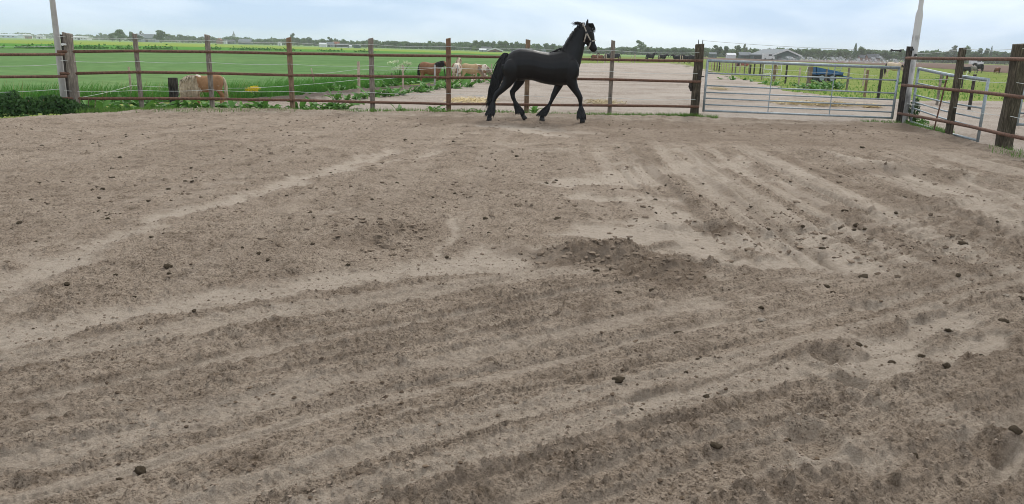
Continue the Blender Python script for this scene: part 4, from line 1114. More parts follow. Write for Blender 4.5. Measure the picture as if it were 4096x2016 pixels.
# short grass at the foot of the fence and round the posts
fr = []
for (u0, v0, u1, v1, n, w) in ((1180, 447, 1500, 450, 250, .10), (1480, 449, 1800, 453, 500, .12), (1800, 453, 2120, 460, 700, .10), (2300, 466, 2440, 469, 450, .07), (2440, 469, 2790, 470, 1500, .06), (2790, 473, 2870, 478, 260, .10), (3450, 494, 3600, 498, 240, .10), (3640, 500, 3800, 540, 500, .10), (3990, 600, 4096, 640, 160, .12), (560, 448, 1180, 447, 900, .2), (300, 452, 700, 444, 1100, .25), (2120, 462, 2300, 466, 300, .1)):
    fr.append(scatter_line([G(u0, v0, .0), G(u1, v1, .0)], n, w, r_, .02))
tag(link('fence_grass', blades('fence_grass', np.concatenate(fr), .05, .14, .011, (0, 0), L_GRASS2, 8, 2, .6)), 'short grass growing along the foot of the fence', None, None, 'stuff')
# rough tufts in the near pasture right of the lane
rows = []
for k in range(5000):
    u = r_.uniform(2780, 4300); v = r_.uniform(262, 400)
    q = G(u, v, GZ)
    rows.append((q.x, q.y, GZ))
rows = np.array(rows); rows = rows[~in_poly(rows[:, 0], rows[:, 1], lane_poly)]
tag(link('pasture_tufts', blades('pasture_tufts', rows, .06, .20, .05, (0, 0), L_GRASS2, 9, 2, .5)), 'low grass tufts in the right-hand pasture', None, None, 'stuff')

# broad dock leaves
def dock_leaf(name, L, W, seed, mat):
    rr = random.Random(seed); V = []; F_ = []; n = 6
    bend = rr.uniform(.5, 1.1)
    for k in range(n + 1):
        t = k / n; w = W * math.sin(math.pi * (0.06 + 0.92 * t ** .8)) ** .8 * .5
        a = bend * t; x = L * t * math.cos(a * .6); z = L * t * .75 * math.sin(1.15 - a)
        wob = rr.uniform(-.02, .02)
        V += [(x, -w, z + w * .35 + wob), (x, 0, z), (x, w, z + w * .35 - wob)]
    for k in range(n):
        F_ += [(3 * k, 3 * k + 1, 3 * k + 4, 3 * k + 3), (3 * k + 1, 3 * k + 2, 3 * k + 5, 3 * k + 4)]
    return np_mesh(name, V, F_, mat, True)
LEAVES = [dock_leaf('leaf', L, W, i, L_DOCK) for i, (L, W) in enumerate(((.30, .11), (.36, .13), (.24, .10), (.40, .12)))]
def dock_plant(x, y, z, s, n, seed, label, group):
    rr = random.Random(seed)
    o = empty('dock_plant', (x, y, z)); tag(o, label, 'plant', group)
    for k in range(n):
        l = link('leaf', rr.choice(LEAVES), o); q = s * rr.uniform(.6, 1.15)
        l.scale = (q, q, q * rr.uniform(.7, 1.3)); l.rotation_euler = (rr.gauss(0, .2), rr.gauss(0, .25), 2 * PI * (k + rr.random()) / n)
        l.location = (rr.gauss(0, .05) * s, rr.gauss(0, .05) * s, 0)
    return o
def dock_row(px, n, width, s, seed, label, group, nl=(7, 11)):
    r = np.random.default_rng(seed); rr = random.Random(seed)
    for i, q in enumerate(sorted(scatter_line(line_pts(px, -.05), n, width, r, -.06), key=lambda q: q[0] / q[1])):
        dock_plant(q[0], q[1], q[2], s * rr.uniform(.7, 1.25), rr.randint(*nl), rr.randint(0, 9999), label + ', ' + ORD[i] + ' from the left', group)
dock_row([(290, 450), (430, 444), (560, 440), (700, 437)], 28, .28, 1.05, 21, 'green dock plant under the fence left of the stump', 'dock plants left of the stump')
dock_row([(730, 438), (860, 434), (1110, 440)], 20, .22, 1.0, 22, 'green dock plant before the cream-maned pony', 'dock plants before the pony')
dock_row([(1200, 442), (1300, 436), (1390, 430)], 11, .2, 1.0, 23, 'dock plant under the fence just right of the brown post', 'dock plants by the brown post')
dock_row([(1360, 400), (1480, 390), (1600, 374), (1720, 362)], 20, .22, 1.15, 24, 'broad dock plant in the row crossing the lane', 'dock plants along the lane wire')
dock_row([(1720, 358), (1800, 352), (1880, 342), (1960, 325)], 16, .3, 1.5, 25, 'big dock plant near the ponies at the lane edge', 'dock plants near the ponies')
dock_row([(1240, 372), (1330, 370), (1440, 358), (1600, 336), (1680, 328)], 16, .25, 1.1, 26, 'dock plant at the foot of the long grass bank', 'dock plants under the grass bank')
dock_row([(1960, 318), (2010, 300), (2060, 285)], 8, .4, 1.6, 27, 'dock plant beyond the black horse tail', 'dock plants behind the tail')
for u, v, s, lb in ((1590, 447, 1.0, 'lone dock plant at the fence foot between two posts left of the horse'), (1733, 446, 1.3, 'bushy dock plant at the fence foot just left of the reddish post'), (1865, 452, .8, 'small dock plant just right of the reddish post'), (1925, 454, .9, 'small dock plant at the fence foot left of the horse hooves'), (2135, 452, 1.2, 'dock plant under the black horse beside its hind leg'), (1775, 449, .7, 'small dock plant right beside the reddish post')):
    q = G(u, v, 0); dock_plant(q.x, q.y + .05, 0, s * .75, 9, int(u), lb, None)
dock_row([(2930, 318), (3040, 330), (3130, 340), (3250, 358), (3340, 350)], 18, .5, 1.3, 28, 'weed at the foot of the right paddock posts', 'weeds along the paddock posts')
dock_row([(3310, 350), (3350, 358)], 6, .3, 2.0, 29, 'large weed clump in front of the blue trailer', 'weeds before the trailer')
dock_row([(3600, 344), (3750, 330), (3800, 322), (3860, 330)], 5, .5, 1.2, 30, 'weed tuft in the right pasture beyond the open gate', 'weeds beyond the open gate')
# ivy at the right pole
def leaf_cloud(name, centre, rad, n, size, mat, seed, flat=0.0):
    r = np.random.default_rng(seed)
    d = r.normal(0, 1, (n, 3)); d /= np.linalg.norm(d, axis=1)[:, None]
    P = np.asarray(centre) + d * (r.uniform(.25, 1, (n, 1)) ** .45) * np.asarray(rad)
    return quads(name, P, size, mat, r, d)
def quads(name, P, size, mat, r, d=None):
    n = len(P)
    a = r.normal(0, 1, (n, 3)); 
    if d is not None: a = a + 1.2 * d
    a /= np.linalg.norm(a, axis=1)[:, None]
    b = np.cross(a, r.normal(0, 1, (n, 3))); b /= np.linalg.norm(b, axis=1)[:, None]; c = np.cross(a, b)
    s = size * r.uniform(.6, 1.3, (n, 1)); V = np.stack([P - b * s, P + c * s * .55, P + b * s, P - c * s * .55], 1).reshape(-1, 3)
    return np_mesh(name, V, np.arange(4 * n).reshape(-1, 4), mat, False)
iv = empty('ivy', (10.08, 19.95, 0)); tag(iv, 'green ivy clump climbing the foot of the right concrete pole', 'ivy')
link('foliage', leaf_cloud('foliage', (0, 0, .32), (.13, .13, .36), 420, .035, L_DARK, 3), iv)
link('foliage', leaf_cloud('foliage', (.1, 0, .06), (.3, .2, .10), 260, .035, L_DOCK, 4), iv)
MB().tube([(-.06, 0, -.05), (-.05, 0, .6)], .01, 6).build('stem', W_BROWN, iv)
# dark nettle hedge at the left corner
hd = empty('nettle_hedge', (-10.9, 16.6, 0)); tag(hd, 'dark green nettle and ivy hedge in the left corner of the arena', 'hedge')
r2 = np.random.default_rng(8); Ps = []
line = [Vector((-12.4, 13.4, 0)), Vector((-11.25, 15.4, 0)), Vector((-10.62, 16.35, 0)), Vector((-10.15, 17.1, 0)), Vector((-9.70, 17.6, 0)), Vector((-9.45, 17.95, 0))]
for k in range(9000):
    t = r2.uniform(0, 4.6); a = int(t); q = line[a].lerp(line[a + 1], t - a); lump = float(vnoise(np.array(t * 5.3), np.array(.5), 4))
    hh = float(np.interp(t, [0, 1, 2, 3, 4, 4.6], [.46, .44, .42, .36, .16, .06])) * (.5 + .9 * lump)
    dd = (line[a + 1] - line[a]).normalized(); nn = Vector((-dd.y, dd.x, 0)); ang = r2.uniform(0, PI); rad = r2.uniform(.3, 1.1) ** .5
    wd_ = .22 + .22 * float(vnoise(np.array(t * 4.1), np.array(3.5), 6))
    Ps.append((q.x + nn.x * (.15 + wd_ * math.cos(ang) * rad), q.y + nn.y * (.15 + wd_ * math.cos(ang) * rad), math.sin(ang) * rad * hh))
Ps = np.array(Ps) - np.array([-10.9, 16.6, 0])
link('foliage', quads('foliage', Ps[:6500], .05, L_DARK, r2), hd)
link('foliage', quads('foliage', Ps[6500:], .055, L_MID, r2), hd)
st = MB()
for k in range(14):
    t = k / 14 * 4.9; a = int(t); q = line[a].lerp(line[a + 1], t - a) - Vector((-10.9, 16.6, 0)); MB().tube([q, q + Vector((.05, .02, .3))], .008, 5).build('stem', W_BROWN, hd)
# pale hogweed by the lane post and the yellow ragwort by the pony
def umbel(name, label, loc, h, hw, nh, petal, leafm, cat='plant', seed=1):
    rr = random.Random(seed); o = empty(name, loc); tag(o, label, cat); r = np.random.default_rng(seed)
    for k in range(nh):
        tx, ty = rr.gauss(0, hw * .55), rr.gauss(0, hw * .4); hz = h * rr.uniform(.6, 1.0)
        MB().tube([(0, 0, 0), (tx * .4, ty * .4, hz * .5), (tx, ty, hz)], [.012, .009, .005], 5).build('stem', leafm, o)
        P = np.array([tx, ty, hz]) + r.normal(0, 1, (60, 3)) * np.array([.07, .07, .03]); link('flower_head', quads('flower_head', P, .03, petal, r), o)
    link('foliage', leaf_cloud('foliage', (0, 0, h * .3), (hw * .6, hw * .5, h * .25), 70, .05, leafm, seed), o)
    return o
q = G(1592, 340, -.1); umbel('hogweed', 'pale flowering hogweed beside the second lane post', (q.x + .05, q.y, -.1), 1.05, .55, 14, L_WHITE, L_DOCK, seed=4)
q = G(1022, 402, -.1); umbel('ragwort', 'yellow flowering ragwort right of the cream-maned pony', (q.x, q.y, -.1), .42, .20, 5, L_YEL, L_DOCK, seed=6)
# straw
def straw(label, u, v, rx, ry, n, seed):
    q = G(u, v, -.05); r = np.random.default_rng(seed)
    P = np.stack([np.clip(r.normal(0, rx, n), -2 * rx, 2 * rx), np.clip(r.normal(0, ry, n), -2 * ry, 2 * ry), np.abs(r.normal(0, .035, n)) + .015], 1)
    a = r.uniform(0, PI, n); d = np.stack([np.cos(a), np.sin(a), r.normal(0, .25, n)], 1) * r.uniform(.06, .16, (n, 1)); w = np.stack([-np.sin(a), np.cos(a), 0 * a + .3], 1) * .007
    V = np.stack([P - d - w, P + d - w, P + d + w, P - d + w], 1).reshape(-1, 3)
    o = link('straw_heap', np_mesh('straw_heap', V, np.arange(4 * n).reshape(-1, 4), L_STRAW, False), None, (q.x, q.y, -.05)); tag(o, label, 'straw')
straw('thin yellow straw heap behind the right half of the closed gate', 3270, 418, .75, .55, 1800, 1)
straw('small straw tuft right of the large straw heap behind the gate', 3340, 420, .2, .3, 420, 2)
straw('small straw tuft near the right end of the closed gate', 3485, 428, .15, .25, 320, 3)
straw('small straw patch behind the left part of the closed gate', 2872, 357, .22, .5, 320, 4)
straw('straw scraps on the lane left of the split-topped post', 2410, 414, .35, .5, 500, 5)
straw('straw scraps on the lane behind the black horse rump', 1885, 405, .4, .7, 500, 6)

# ------------------------------------------------------------------ paddock posts, stump, wires beyond the fence
def lone_post(name, u, v, v_top, w, mat, label, z=-.08, lean_px=0, group=None, rd=True, D=None):
    p = G(u, v, z); h = at(u, v_top, p.y).z - z
    o = post_mesh(w, w, h, int(u * 7 + v), rd, (0, 0), 0.0, .2).build(name, mat, None, loc=(p.x, p.y, z))
    if lean_px:
        t = at(u + lean_px, v_top, p.y); o.rotation_euler = (0, math.atan2(t.x - p.x - (at(u, v_top, p.y).x - p.x), h), 0)
    return tag(o, label, 'post', group)
lone_post('stump_post', 701, 440, 312, .21, W_DARK, 'squat blackened timber stump in front of the pony head', rd=False)
lone_post('leaning_stake', 1262, 360, 272, .05, W_PALE, 'thin pale stake leaning in the grass bank left of the lane', lean_px=-14)
lone_post('lane_post', 1437, 388, 246, .09, W_PALE, 'pale thick lane post with a dark insulator, left of the bare lane')
lone_post('lane_post', 1612, 362, 260, .075, W_PALE, 'pale lane post beside the hogweed')
lone_post('leaning_stake', 1588, 336, 288, .06, W_GREY, 'grey stake lying tilted in the grass beside the hogweed', lean_px=-26)
lone_post('lane_post', 1739, 352, 259, .075, M_CONC, 'whitish lane post standing in front of the bay pony')
lone_post('leaning_stake', 1784, 330, 268, .05, W_DARK, 'dark leaning stake between the bay pony and the reddish post', lean_px=-8)
lone_post('lane_post', 1830, 340, 260, .065, M_CONC, 'whitish lane post in front of the brown and white pony')
lone_post('lane_post', 1906, 322, 258, .065, M_CONC, 'whitish lane post in front of the shaggy pony')
lone_post('lane_post', 1966, 310, 256, .07, W_PALE, 'grey lane post showing just left of the horse tail')
lone_post('lane_post', 527, 395, 268, .06, W_PALE, 'pale stake standing in the long grass behind the second fence post')
# posts far down the lane
for u, v, t, w, lb in ((2390, 252, 217, .14, 'pale far post in front of the distant brown horses'), (2418, 253, 216, .14, 'pale far post between the brown and the black distant horses'), (2424, 253, 217, .13, 'second pale far post among the distant black horses'), (2538, 251, 217, .2, 'brown far post standing alone on the lane'), (2526, 251, 224, .13, 'short pale far stake beside the lone brown far post'), (2635, 252, 222, .13, 'pale far post in front of the right horse of the lone pair'), (2720, 255, 222, .14, 'pale far post among the distant black bunch'), (2728, 255, 223, .14, 'second pale far post among the distant black bunch'), (2683, 254, 228, .08, 'thin far stake left of the distant black bunch')):
    lone_post('far_post', u, v, t, w, W_PALE, lb, GZ)
# right paddock fence: posts from the lane's far end down to the corner
right_posts = [(2823, 278, 250, .10, W_PALE), (2832, 279, 249, .09, W_PALE), (2845, 281, 249, .10, W_PALE), (2856, 282, 248, .13, W_BROWN), (2867, 283, 248, .13, W_GREY), (2876, 284, 247, .14, W_DARK), (2884, 282, 252, .09, W_PALE), (2894, 284, 252, .09, W_PALE), (2904, 285, 256, .09, W_PALE), (2915, 287, 256, .09, W_PALE), (2928, 290, 253, .12, W_BROWN), (2941, 292, 252, .13, W_GREY), (2958, 293, 252, .12, W_PALE), (2977, 293, 251, .13, W_GREY), (2995, 292, 254, .13, W_GREY), (3000, 294, 258, .15, W_DARK), (3015, 298, 254, .13, W_DARK), (3039, 300, 256, .13, W_DARK), (3046, 318, 254, .09, W_GREY), (3095, 323, 259, .20, W_BROWN), (3108, 294, 255, .11, W_PALE), (3141, 332, 256, .12, W_DARK), (3193, 344, 270, .11, W_PALE), (3238, 349, 266, .15, W_BROWN), (3229, 347, 267, .16, W_GREY), (3299, 352, 276, .10, W_GREY), (3386, 360, 271, .12, W_GREY), (3452, 340, 268, .10, W_PALE), (3458, 383, 280, .12, W_BROWN), (3512, 391, 271, .13, W_DARK), (3535, 306, 270, .12, W_PALE)]
nm_d = {'weathered_grey_wood': 'grey', 'brown_wood': 'brown', 'tarred_wood': 'dark', 'pale_wood': 'pale'}
left_side = sorted([p for p in right_posts if p[0] < 3046]); right_side = sorted([p for p in right_posts if p[0] >= 3046])
for seq, where in ((left_side, 'paddock post left of the white gate, {} from the left'), (right_side, 'paddock post right of the white gate, {} from the left')):
    cnt = {}
    for u, v, t, w, m in seq:
        c = nm_d[m.name]; cnt[c] = cnt.get(c, 0) + 1
        lone_post('paddock_post', u, v, t, w, m, c + ' ' + where.format(ORD[cnt[c] - 1] + ' ' + c + ' one'), -.1, group='posts of the right paddock fence')
def px_wire(label, pts, r, z=None):
    mb = MB(); o = None
    P = [at(u, v, Y) for u, v, Y in pts]
    base = P[0].copy(); base.z = 0
    for a, b in zip(P[:-1], P[1:]): wire_between(mb, a - base, b - base, .03, r, 5)
    tag(mb.build('electric_wire', M_WIRE, None, loc=base), label, 'wire')
px_wire('pale electric wire strung on the lane posts', [(1180, 300, 25), (1437, 276, 26.5), (1612, 278, 30), (1739, 272, 33), (1830, 272, 37), (1906, 274, 43), (1966, 272, 48), (2100, 262, 60)], .006)
px_wire('lower pale wire sloping from the left post past the first lane post', [(320, 390, 21), (527, 342, 22), (1000, 352, 23), (1437, 318, 26.5), (1590, 310, 29.5)], .006)
px_wire('wire along the pale posts of the right paddock fence', [(2876, 262, 65), (2977, 266, 60), (3039, 270, 57), (3095, 276, 46), (3193, 282, 40), (3299, 290, 37), (3386, 290, 34.5), (3458, 296, 30), (3512, 300, 28.5)], .006)
# small white gate in the paddock fence
A = G(3052, 318, -.1); B = G(3090, 321, -.1)
wg = empty('white_gate', (A.x, A.y, -.1)); tag(wg, 'small white tube gate set in the right paddock fence', 'gate')
W_ = (B - A).length; hh = 1.05
for z in (.12, .42, .72, hh): MB().tube([(0, 0, z), (W_, 0, z)], .02, 8).build('rail', M_WHITEP, wg, True)
for x in (0, W_): MB().tube([(x, 0, .08), (x, 0, hh + .03)], .024, 8).build('stile', M_WHITEP, wg, True)
MB().tube([(0.05, -.01, .14), (W_ * .75, -.01, hh - .02)], .016, 8).build('brace', M_WHITEP, wg, True)
lone_post('white_stake', 3222, 295, 258, .06, M_WHITEP, 'slanting white stake left of the blue trailer', GZ, lean_px=9)
lone_post('white_stake', 3865, 300, 282, .07, M_WHITEP, 'slanting white stake beyond the open gate', GZ, lean_px=5)
lone_post('paddock_post', 3746, 425, 298, .10, W_GREY, 'grey paddock post seen through the open gate', -.1)
lone_post('paddock_post', 3875, 445, 297, .11, W_DARK, 'dark paddock post seen through the end of the open gate', -.1)
lone_post('paddock_post', 3846, 350, 298, .10, W_DARK, 'short dark post behind the middle side-fence post', -.1)

# ------------------------------------------------------------------ blue trailer, ladder frame, red feeder
M_BLUE = noisy('blue_paint', (0.018, 0.085, 0.22), (0.035, 0.14, 0.33), 9, 0.6, bumpd=.002)
M_RED = noisy('faded_red_paint', (0.30, 0.06, 0.05), (0.46, 0.12, 0.10), 7, 0.6)
M_TYRE = noisy('tyre_rubber', (0.012, 0.012, 0.013), (0.03, 0.03, 0.03), 20, 0.85)
T = G(3290, 328, GZ); tr = empty('trailer', (T.x, T.y, GZ), .0); tag(tr, 'old blue farm trailer standing in the pasture behind the gate', 'trailer')
mb = MB(); x0, x1 = -.86, 1.15
def tub(x0, x1, y0, y1, zt0, zt1, zb, th=.04):
    m = MB()
    for (ya, yb) in ((y0, y0 + th), (y1 - th, y1)):
        m.prism([(x0, zt0), (x1, zt1), (x1 - .05, zb), (x0 + .08, zb)], ya, yb)
    m.prism([(x0, zt0), (x0 + th, zt0), (x0 + .08 + th, zb), (x0 + .08, zb)], y0, y1); m.prism([(x1 - th, zt1), (x1, zt1), (x1 - .05, zb), (x1 - .05 - th, zb)], y0, y1)
    return m
tub(x0, x1, -.75, .75, 1.05, .72, .58).build('side_boards', M_BLUE, tr)
mb = MB(); mb.box((.15, 0, .56), (1.95, 1.44, .06)); mb.build('bed', M_BLUE, tr)
mb = MB(); mb.box((.2, -.35, .47), (2.1, .08, .1)); mb.build('chassis_beam', M_TYRE, tr); mb = MB(); mb.box((.2, .35, .47), (2.1, .08, .1)); mb.build('chassis_beam', M_TYRE, tr)
MB().tube([(1.15, -.35, .47), (2.05, 0, .36)], .04, 8).build('drawbar', M_BLUE, tr); MB().tube([(1.15, .35, .47), (2.05, 0, .36)], .04, 8).build('drawbar', M_BLUE, tr)
for sy in (-1, 1):
    for wx in (-.35, .38):
        m = MB(); rings = []
        for k in range(20):
            a = 2 * PI * k / 20; c, s_ = math.cos(a), math.sin(a)
            rings.append([(wx + c * r, sy * (.66 + y), .30 + s_ * r) for r, y in ((.19, -.08), (.28, -.08), (.31, -.05), (.31, .05), (.28, .08), (.19, .08))])
        rings.append(rings[0]); m.loft(rings, False); w = m.build('wheel', M_TYRE, tr, True)
        MB().tube([(wx, sy * .60, .30), (wx, sy * .72, .30)], [.19, .19], 16).build('rim', M_ZINC, w)
MB().tube([(.0, -.6, .30), (.0, .6, .30)], .04, 8).build('axle', M_TYRE, tr)
q = G(3348, 305, GZ); lf2 = empty('ladder_frame', (q.x, q.y, GZ)); tag(lf2, 'grey metal ladder frame standing behind the blue trailer', 'frame')
for x in (-.36, .22): MB().tube([(x, 0, 0), (x + .18, .1, 1.05)], .028, 8).build('stile', M_ZINC, lf2)
for k in range(5): MB().tube([(-.36 + .036 * (k + .6), .02 * k, .2 + .18 * k), (.22 + .036 * (k + .6), .02 * k, .2 + .18 * k)], .018, 6).build('rung', M_ZINC, lf2)
MB().tube([(-.9, .05, 0), (-.86, .05, 1.0)], .03, 8).build('stay', M_ZINC, lf2)
q = G(2967, 265, GZ); rf = empty('red_feeder', (q.x, q.y, GZ)); tag(rf, 'low faded red feed wagon among the paddock posts', 'feeder')
MB().prism([(-.95, .12), (.85, .12), (1.0, .45), (.9, .75), (-.9, .75), (-1.0, .5)], -.5, .5).build('body', M_RED, rf)
MB().box((-.55, -.51, .42), (.62, .05, .42)).build('opening', M_TYRE, rf)
MB().box((.35, -.512, .62), (1.0, .03, .06)).build('lip', M_RED, rf)
for x in (-.6, .6): MB().tube([(x, -.48, .16), (x, .48, .16)], .16, 12).build('wheel', M_TYRE, rf)

# ------------------------------------------------------------------ distant buildings
B_GREY = noisy('grey_cladding', (0.17, 0.20, 0.22), (0.24, 0.27, 0.29), 2, 0.8)
B_DGREEN = noisy('green_cladding', (0.045, 0.075, 0.07), (0.075, 0.115, 0.105), 2, 0.8)
B_WHITE = noisy('white_wall', (0.55, 0.56, 0.56), (0.72, 0.72, 0.71), 2, 0.8)
B_BRICK = noisy('brick_wall', (0.18, 0.10, 0.075), (0.28, 0.16, 0.12), 3, 0.9)
B_ROOF = noisy('fibre_roof', (0.13, 0.15, 0.165), (0.20, 0.225, 0.245), 2, 0.8)
B_DROOF = noisy('dark_roof', (0.05, 0.055, 0.065), (0.10, 0.105, 0.12), 2, 0.8)
B_RROOF = noisy('tile_roof', (0.24, 0.09, 0.06), (0.36, 0.15, 0.10), 2, 0.85)
B_WROOF = noisy('white_canvas', (0.62, 0.64, 0.66), (0.78, 0.80, 0.82), 2, 0.7)
B_GLASS = noisy('greenhouse_glass', (0.42, 0.50, 0.56), (0.58, 0.66, 0.72), 4, 0.3)
B_DARK = noisy('dark_opening', (0.015, 0.017, 0.02), (0.04, 0.042, 0.045), 4, 0.5)
def building(name, label, u0, u1, vb, vw, vr, D, wall, roof, yaw=0.0, depth=None, gable=False, doors=1, wins=3, cat='barn', trim=None, group=None):
    """feet at row vb, eaves at row vw, ridge at row vr, seen between columns u0..u1 at distance D"""
    a = at(u0, vb, D); b = at(u1, vb, D); W = b.x - a.x; um = (u0 + u1) / 2
    hw = max(.5, at(um, vw, D).z - at(um, vb, D).z); hr = max(.3, at(um, vr, D).z - at(um, vw, D).z)
    c = at(um, vb, D); z0 = GZ; ex = c.z - GZ; hw += max(0, ex)
    o = empty(name, (c.x, D, z0), yaw); tag(o, label, cat, group)
    dp = depth or W * .7; hx_ = W / 2; hy = dp / 2; ov = min(.6, W * .04)
    if gable:   # ridge runs away from the viewer
        prof = [(-hx_, 0), (hx_, 0), (hx_, hw), (0, hw + hr), (-hx_, hw)]
        MB().prism(prof, -hy, hy).build('wall', wall, o)
        for s_ in (-1, 1):
            k = hr / hx_; n = ov
            MB().prism([(0, hw + hr + .05), (s_ * (hx_ + n), hw - n * k + .05), (s_ * (hx_ + n), hw - n * k + .35), (0, hw + hr + .38)], -hy - n, hy + n).build('roof', roof, o)
        if trim:
            for s_ in (-1, 1):
                MB().prism([(0, hw + hr - .25), (s_ * (hx_ + ov), hw - ov * hr / hx_ - .25), (s_ * (hx_ + ov), hw - ov * hr / hx_ + .4), (0, hw + hr + .42)], -hy - ov - .12, -hy - ov - .02).build('barge_board', trim, o)
        yf = -hy - .03
    else:
        MB().prism([(-hx_, 0), (hx_, 0), (hx_, hw), (-hx_, hw)], -hy, hy).build('wall', wall, o)
        for s_ in (-1, 1):
            m = MB(); zt = hw + hr
            ye = s_ * (hy + ov); ze = hw - ov * hr / hy
            m.add([(-hx_ - ov, ye, ze), (hx_ + ov, ye, ze), (hx_ + ov, 0, zt), (-hx_ - ov, 0, zt), (-hx_ - ov, ye, ze + .25), (hx_ + ov, ye, ze + .25), (hx_ + ov, 0, zt + .25), (-hx_ - ov, 0, zt + .25)], [(0, 1, 2, 3), (7, 6, 5, 4), (0, 4, 5, 1), (2, 6, 7, 3), (0, 3, 7, 4), (1, 5, 6, 2)])
            m.build('roof', roof, o)
        for s_ in (-1, 1):
            m = MB(); m.add([(s_ * hx_, -hy, hw), (s_ * hx_, hy, hw), (s_ * hx_, 0, hw + hr), (s_ * (hx_ - .2), -hy, hw), (s_ * (hx_ - .2), hy, hw), (s_ * (hx_ - .2), 0, hw + hr)], [(0, 1, 2), (5, 4, 3), (0, 3, 4, 1), (1, 4, 5, 2), (2, 5, 3, 0)]); m.build('gable', wall, o)
        if trim: MB().box((0, -hy - .12, hw * .12), (W, .16, hw * .24)).build('plinth', trim, o)
        yf = -hy - .03
    for k in range(doors):
        x = (-.25 + .5 * k) * W if doors > 1 else -.05 * W
        MB().box((x, yf, hw * .42), (min(W * .16, 5), .1, hw * .82)).build('door', B_DARK, o)
    for k in range(wins):
        x = W * (-.42 + .84 * (k + .5) / wins) + W * .05
        MB().box((x, yf - .02, hw * .62), (min(W * .07, 2), .1, hw * .28)).build('window', B_DARK, o)
    return o
building('greenhouse', 'long pale greenhouse block at the far left of the horizon', -40, 96, 149, 142, 137, 900, B_GLASS, B_GLASS, wins=6, cat='greenhouse')
building('warehouse', 'white warehouse right of the long greenhouse at the far left', 97, 126, 150.5, 141, 138.5, 880, B_WHITE, B_WROOF, wins=2, cat='warehouse')
building('shed', 'brownish low shed just in front of the far-left white warehouse', 104, 124, 151.5, 146, 144.5, 830, B_BRICK, B_ROOF, wins=1, cat='shed')
building('warehouse', 'low white hall left of the slim concrete pole on the horizon', 150, 178, 151.5, 145.5, 143.5, 820, B_WHITE, B_WROOF, wins=3, cat='warehouse')
building('warehouse', 'low white-roofed hall right of the left corner post on the horizon', 300, 358, 155, 150, 147, 800, B_WHITE, B_WROOF, wins=4, cat='warehouse')
building('barn', 'grey gabled barn half hidden by dark bushes near the left trees', 535, 572, 160.5, 148, 136, 650, B_GREY, B_ROOF, gable=True, wins=0)
building('barn', 'large hall with a wide grey roof between the two left tree groups', 570, 628, 160.5, 152, 137.5, 690, B_GREY, B_ROOF, wins=2)
building('house', 'house with a red tiled roof left of the church spire', 868, 888, 169, 161, 155, 700, B_BRICK, B_RROOF, gable=True, wins=1, doors=0, cat='house')
building('house', 'small white-walled house right of the red-roofed one', 896, 908, 170, 162, 159, 700, B_WHITE, B_DROOF, wins=1, cat='house')
building('barn', 'dark low barns between the white house and the church', 908, 940, 170.5, 165, 160, 710, B_DGREEN, B_DROOF, wins=2)
building('barn', 'big barn with a sloping pale roof right of the church spire', 960, 1008, 172.5, 167, 156, 700, B_DGREEN, B_ROOF, wins=2)
building('shed', 'small white-ended shed left of the brown fence post', 1112, 1126, 176.5, 171, 167, 620, B_WHITE, B_DROOF, gable=True, wins=0, cat='shed')
building('tent', 'white peaked party tent at the left end of the middle farm', 1279, 1306, 183.8, 178.5, 172.5, 520, B_WHITE, B_WROOF, wins=0, doors=0, cat='tent')
building('barn', 'blue-grey barn behind the white tent of the middle farm', 1306, 1336, 184, 178, 170, 540, B_GREY, B_ROOF, wins=2)
building('house', 'brown-roofed farmhouse in the middle farm', 1334, 1358, 183.5, 176, 168, 545, B_BRICK, B_RROOF, wins=2, cat='house')
building('barn', 'long low barn with white base line in the middle farm', 1350, 1394, 185.5, 180, 176.5, 505, B_DROOF, B_ROOF, wins=4, trim=B_WHITE)
building('shed', 'tiny white shed at the right end of the middle farm', 1398, 1408, 187.5, 184.5, 183.5, 480, B_WHITE, B_WROOF, wins=0, doors=0, cat='shed')
building('barn', 'dark gabled barn right of the middle farm', 1416, 1442, 188.5, 184, 178.5, 480, B_DGREEN, B_ROOF, gable=True, wins=0)
building('tent', 'white-roofed low tent left of the horse farm', 1918, 1945, 206, 200.5, 195, 430, B_GREY, B_WROOF, wins=0, cat='tent')
building('house', 'dark-roofed farmhouse with a white chimney behind the horse back', 1926, 1966, 204.5, 197, 188, 460, B_BRICK, B_DROOF, wins=3, cat='house')
building('barn', 'wide gabled barn with pale roof edges left of the black horse withers', 1952, 2010, 207.5, 202.5, 194, 420, B_BRICK, B_WROOF, gable=True, wins=2, doors=1, trim=B_WHITE)
building('house', 'small pale gabled house above the black horse back', 2170, 2184, 209, 202, 196, 430, B_GREY, B_ROOF, gable=True, wins=1, doors=0, cat='house')
building('shed', 'open shed with a pale slanting roof right of the gate post', 2836, 2864, 223.5, 217, 211, 420, B_DGREEN, B_ROOF, wins=0, cat='shed')
building('tent', 'white peaked tent among the trees above the closed gate', 2906, 2940, 226.5, 221, 214, 380, B_WHITE, B_WROOF, wins=0, doors=0, cat='tent')
building('barn', 'low barn with a pale roof right of the white tent', 2954, 3000, 227.5, 221, 210, 390, B_DGREEN, B_ROOF, wins=3)
building('barn', 'large dark green gabled barn with white roof edges above the closed gate', 3042, 3148, 230.5, 221, 200, 370, B_DGREEN, B_ROOF, gable=True, wins=0, doors=2, trim=B_WHITE, depth=34)
building('house', 'dark-roofed house behind the sprinklers, left one of the pair', 3435, 3462, 236.5, 231, 222, 420, B_BRICK, B_DROOF, wins=2, cat='house')
building('house', 'dark-roofed house behind the sprinklers, right one of the pair', 3466, 3512, 238, 232, 218, 400, B_BRICK, B_DROOF, wins=3, cat='house')
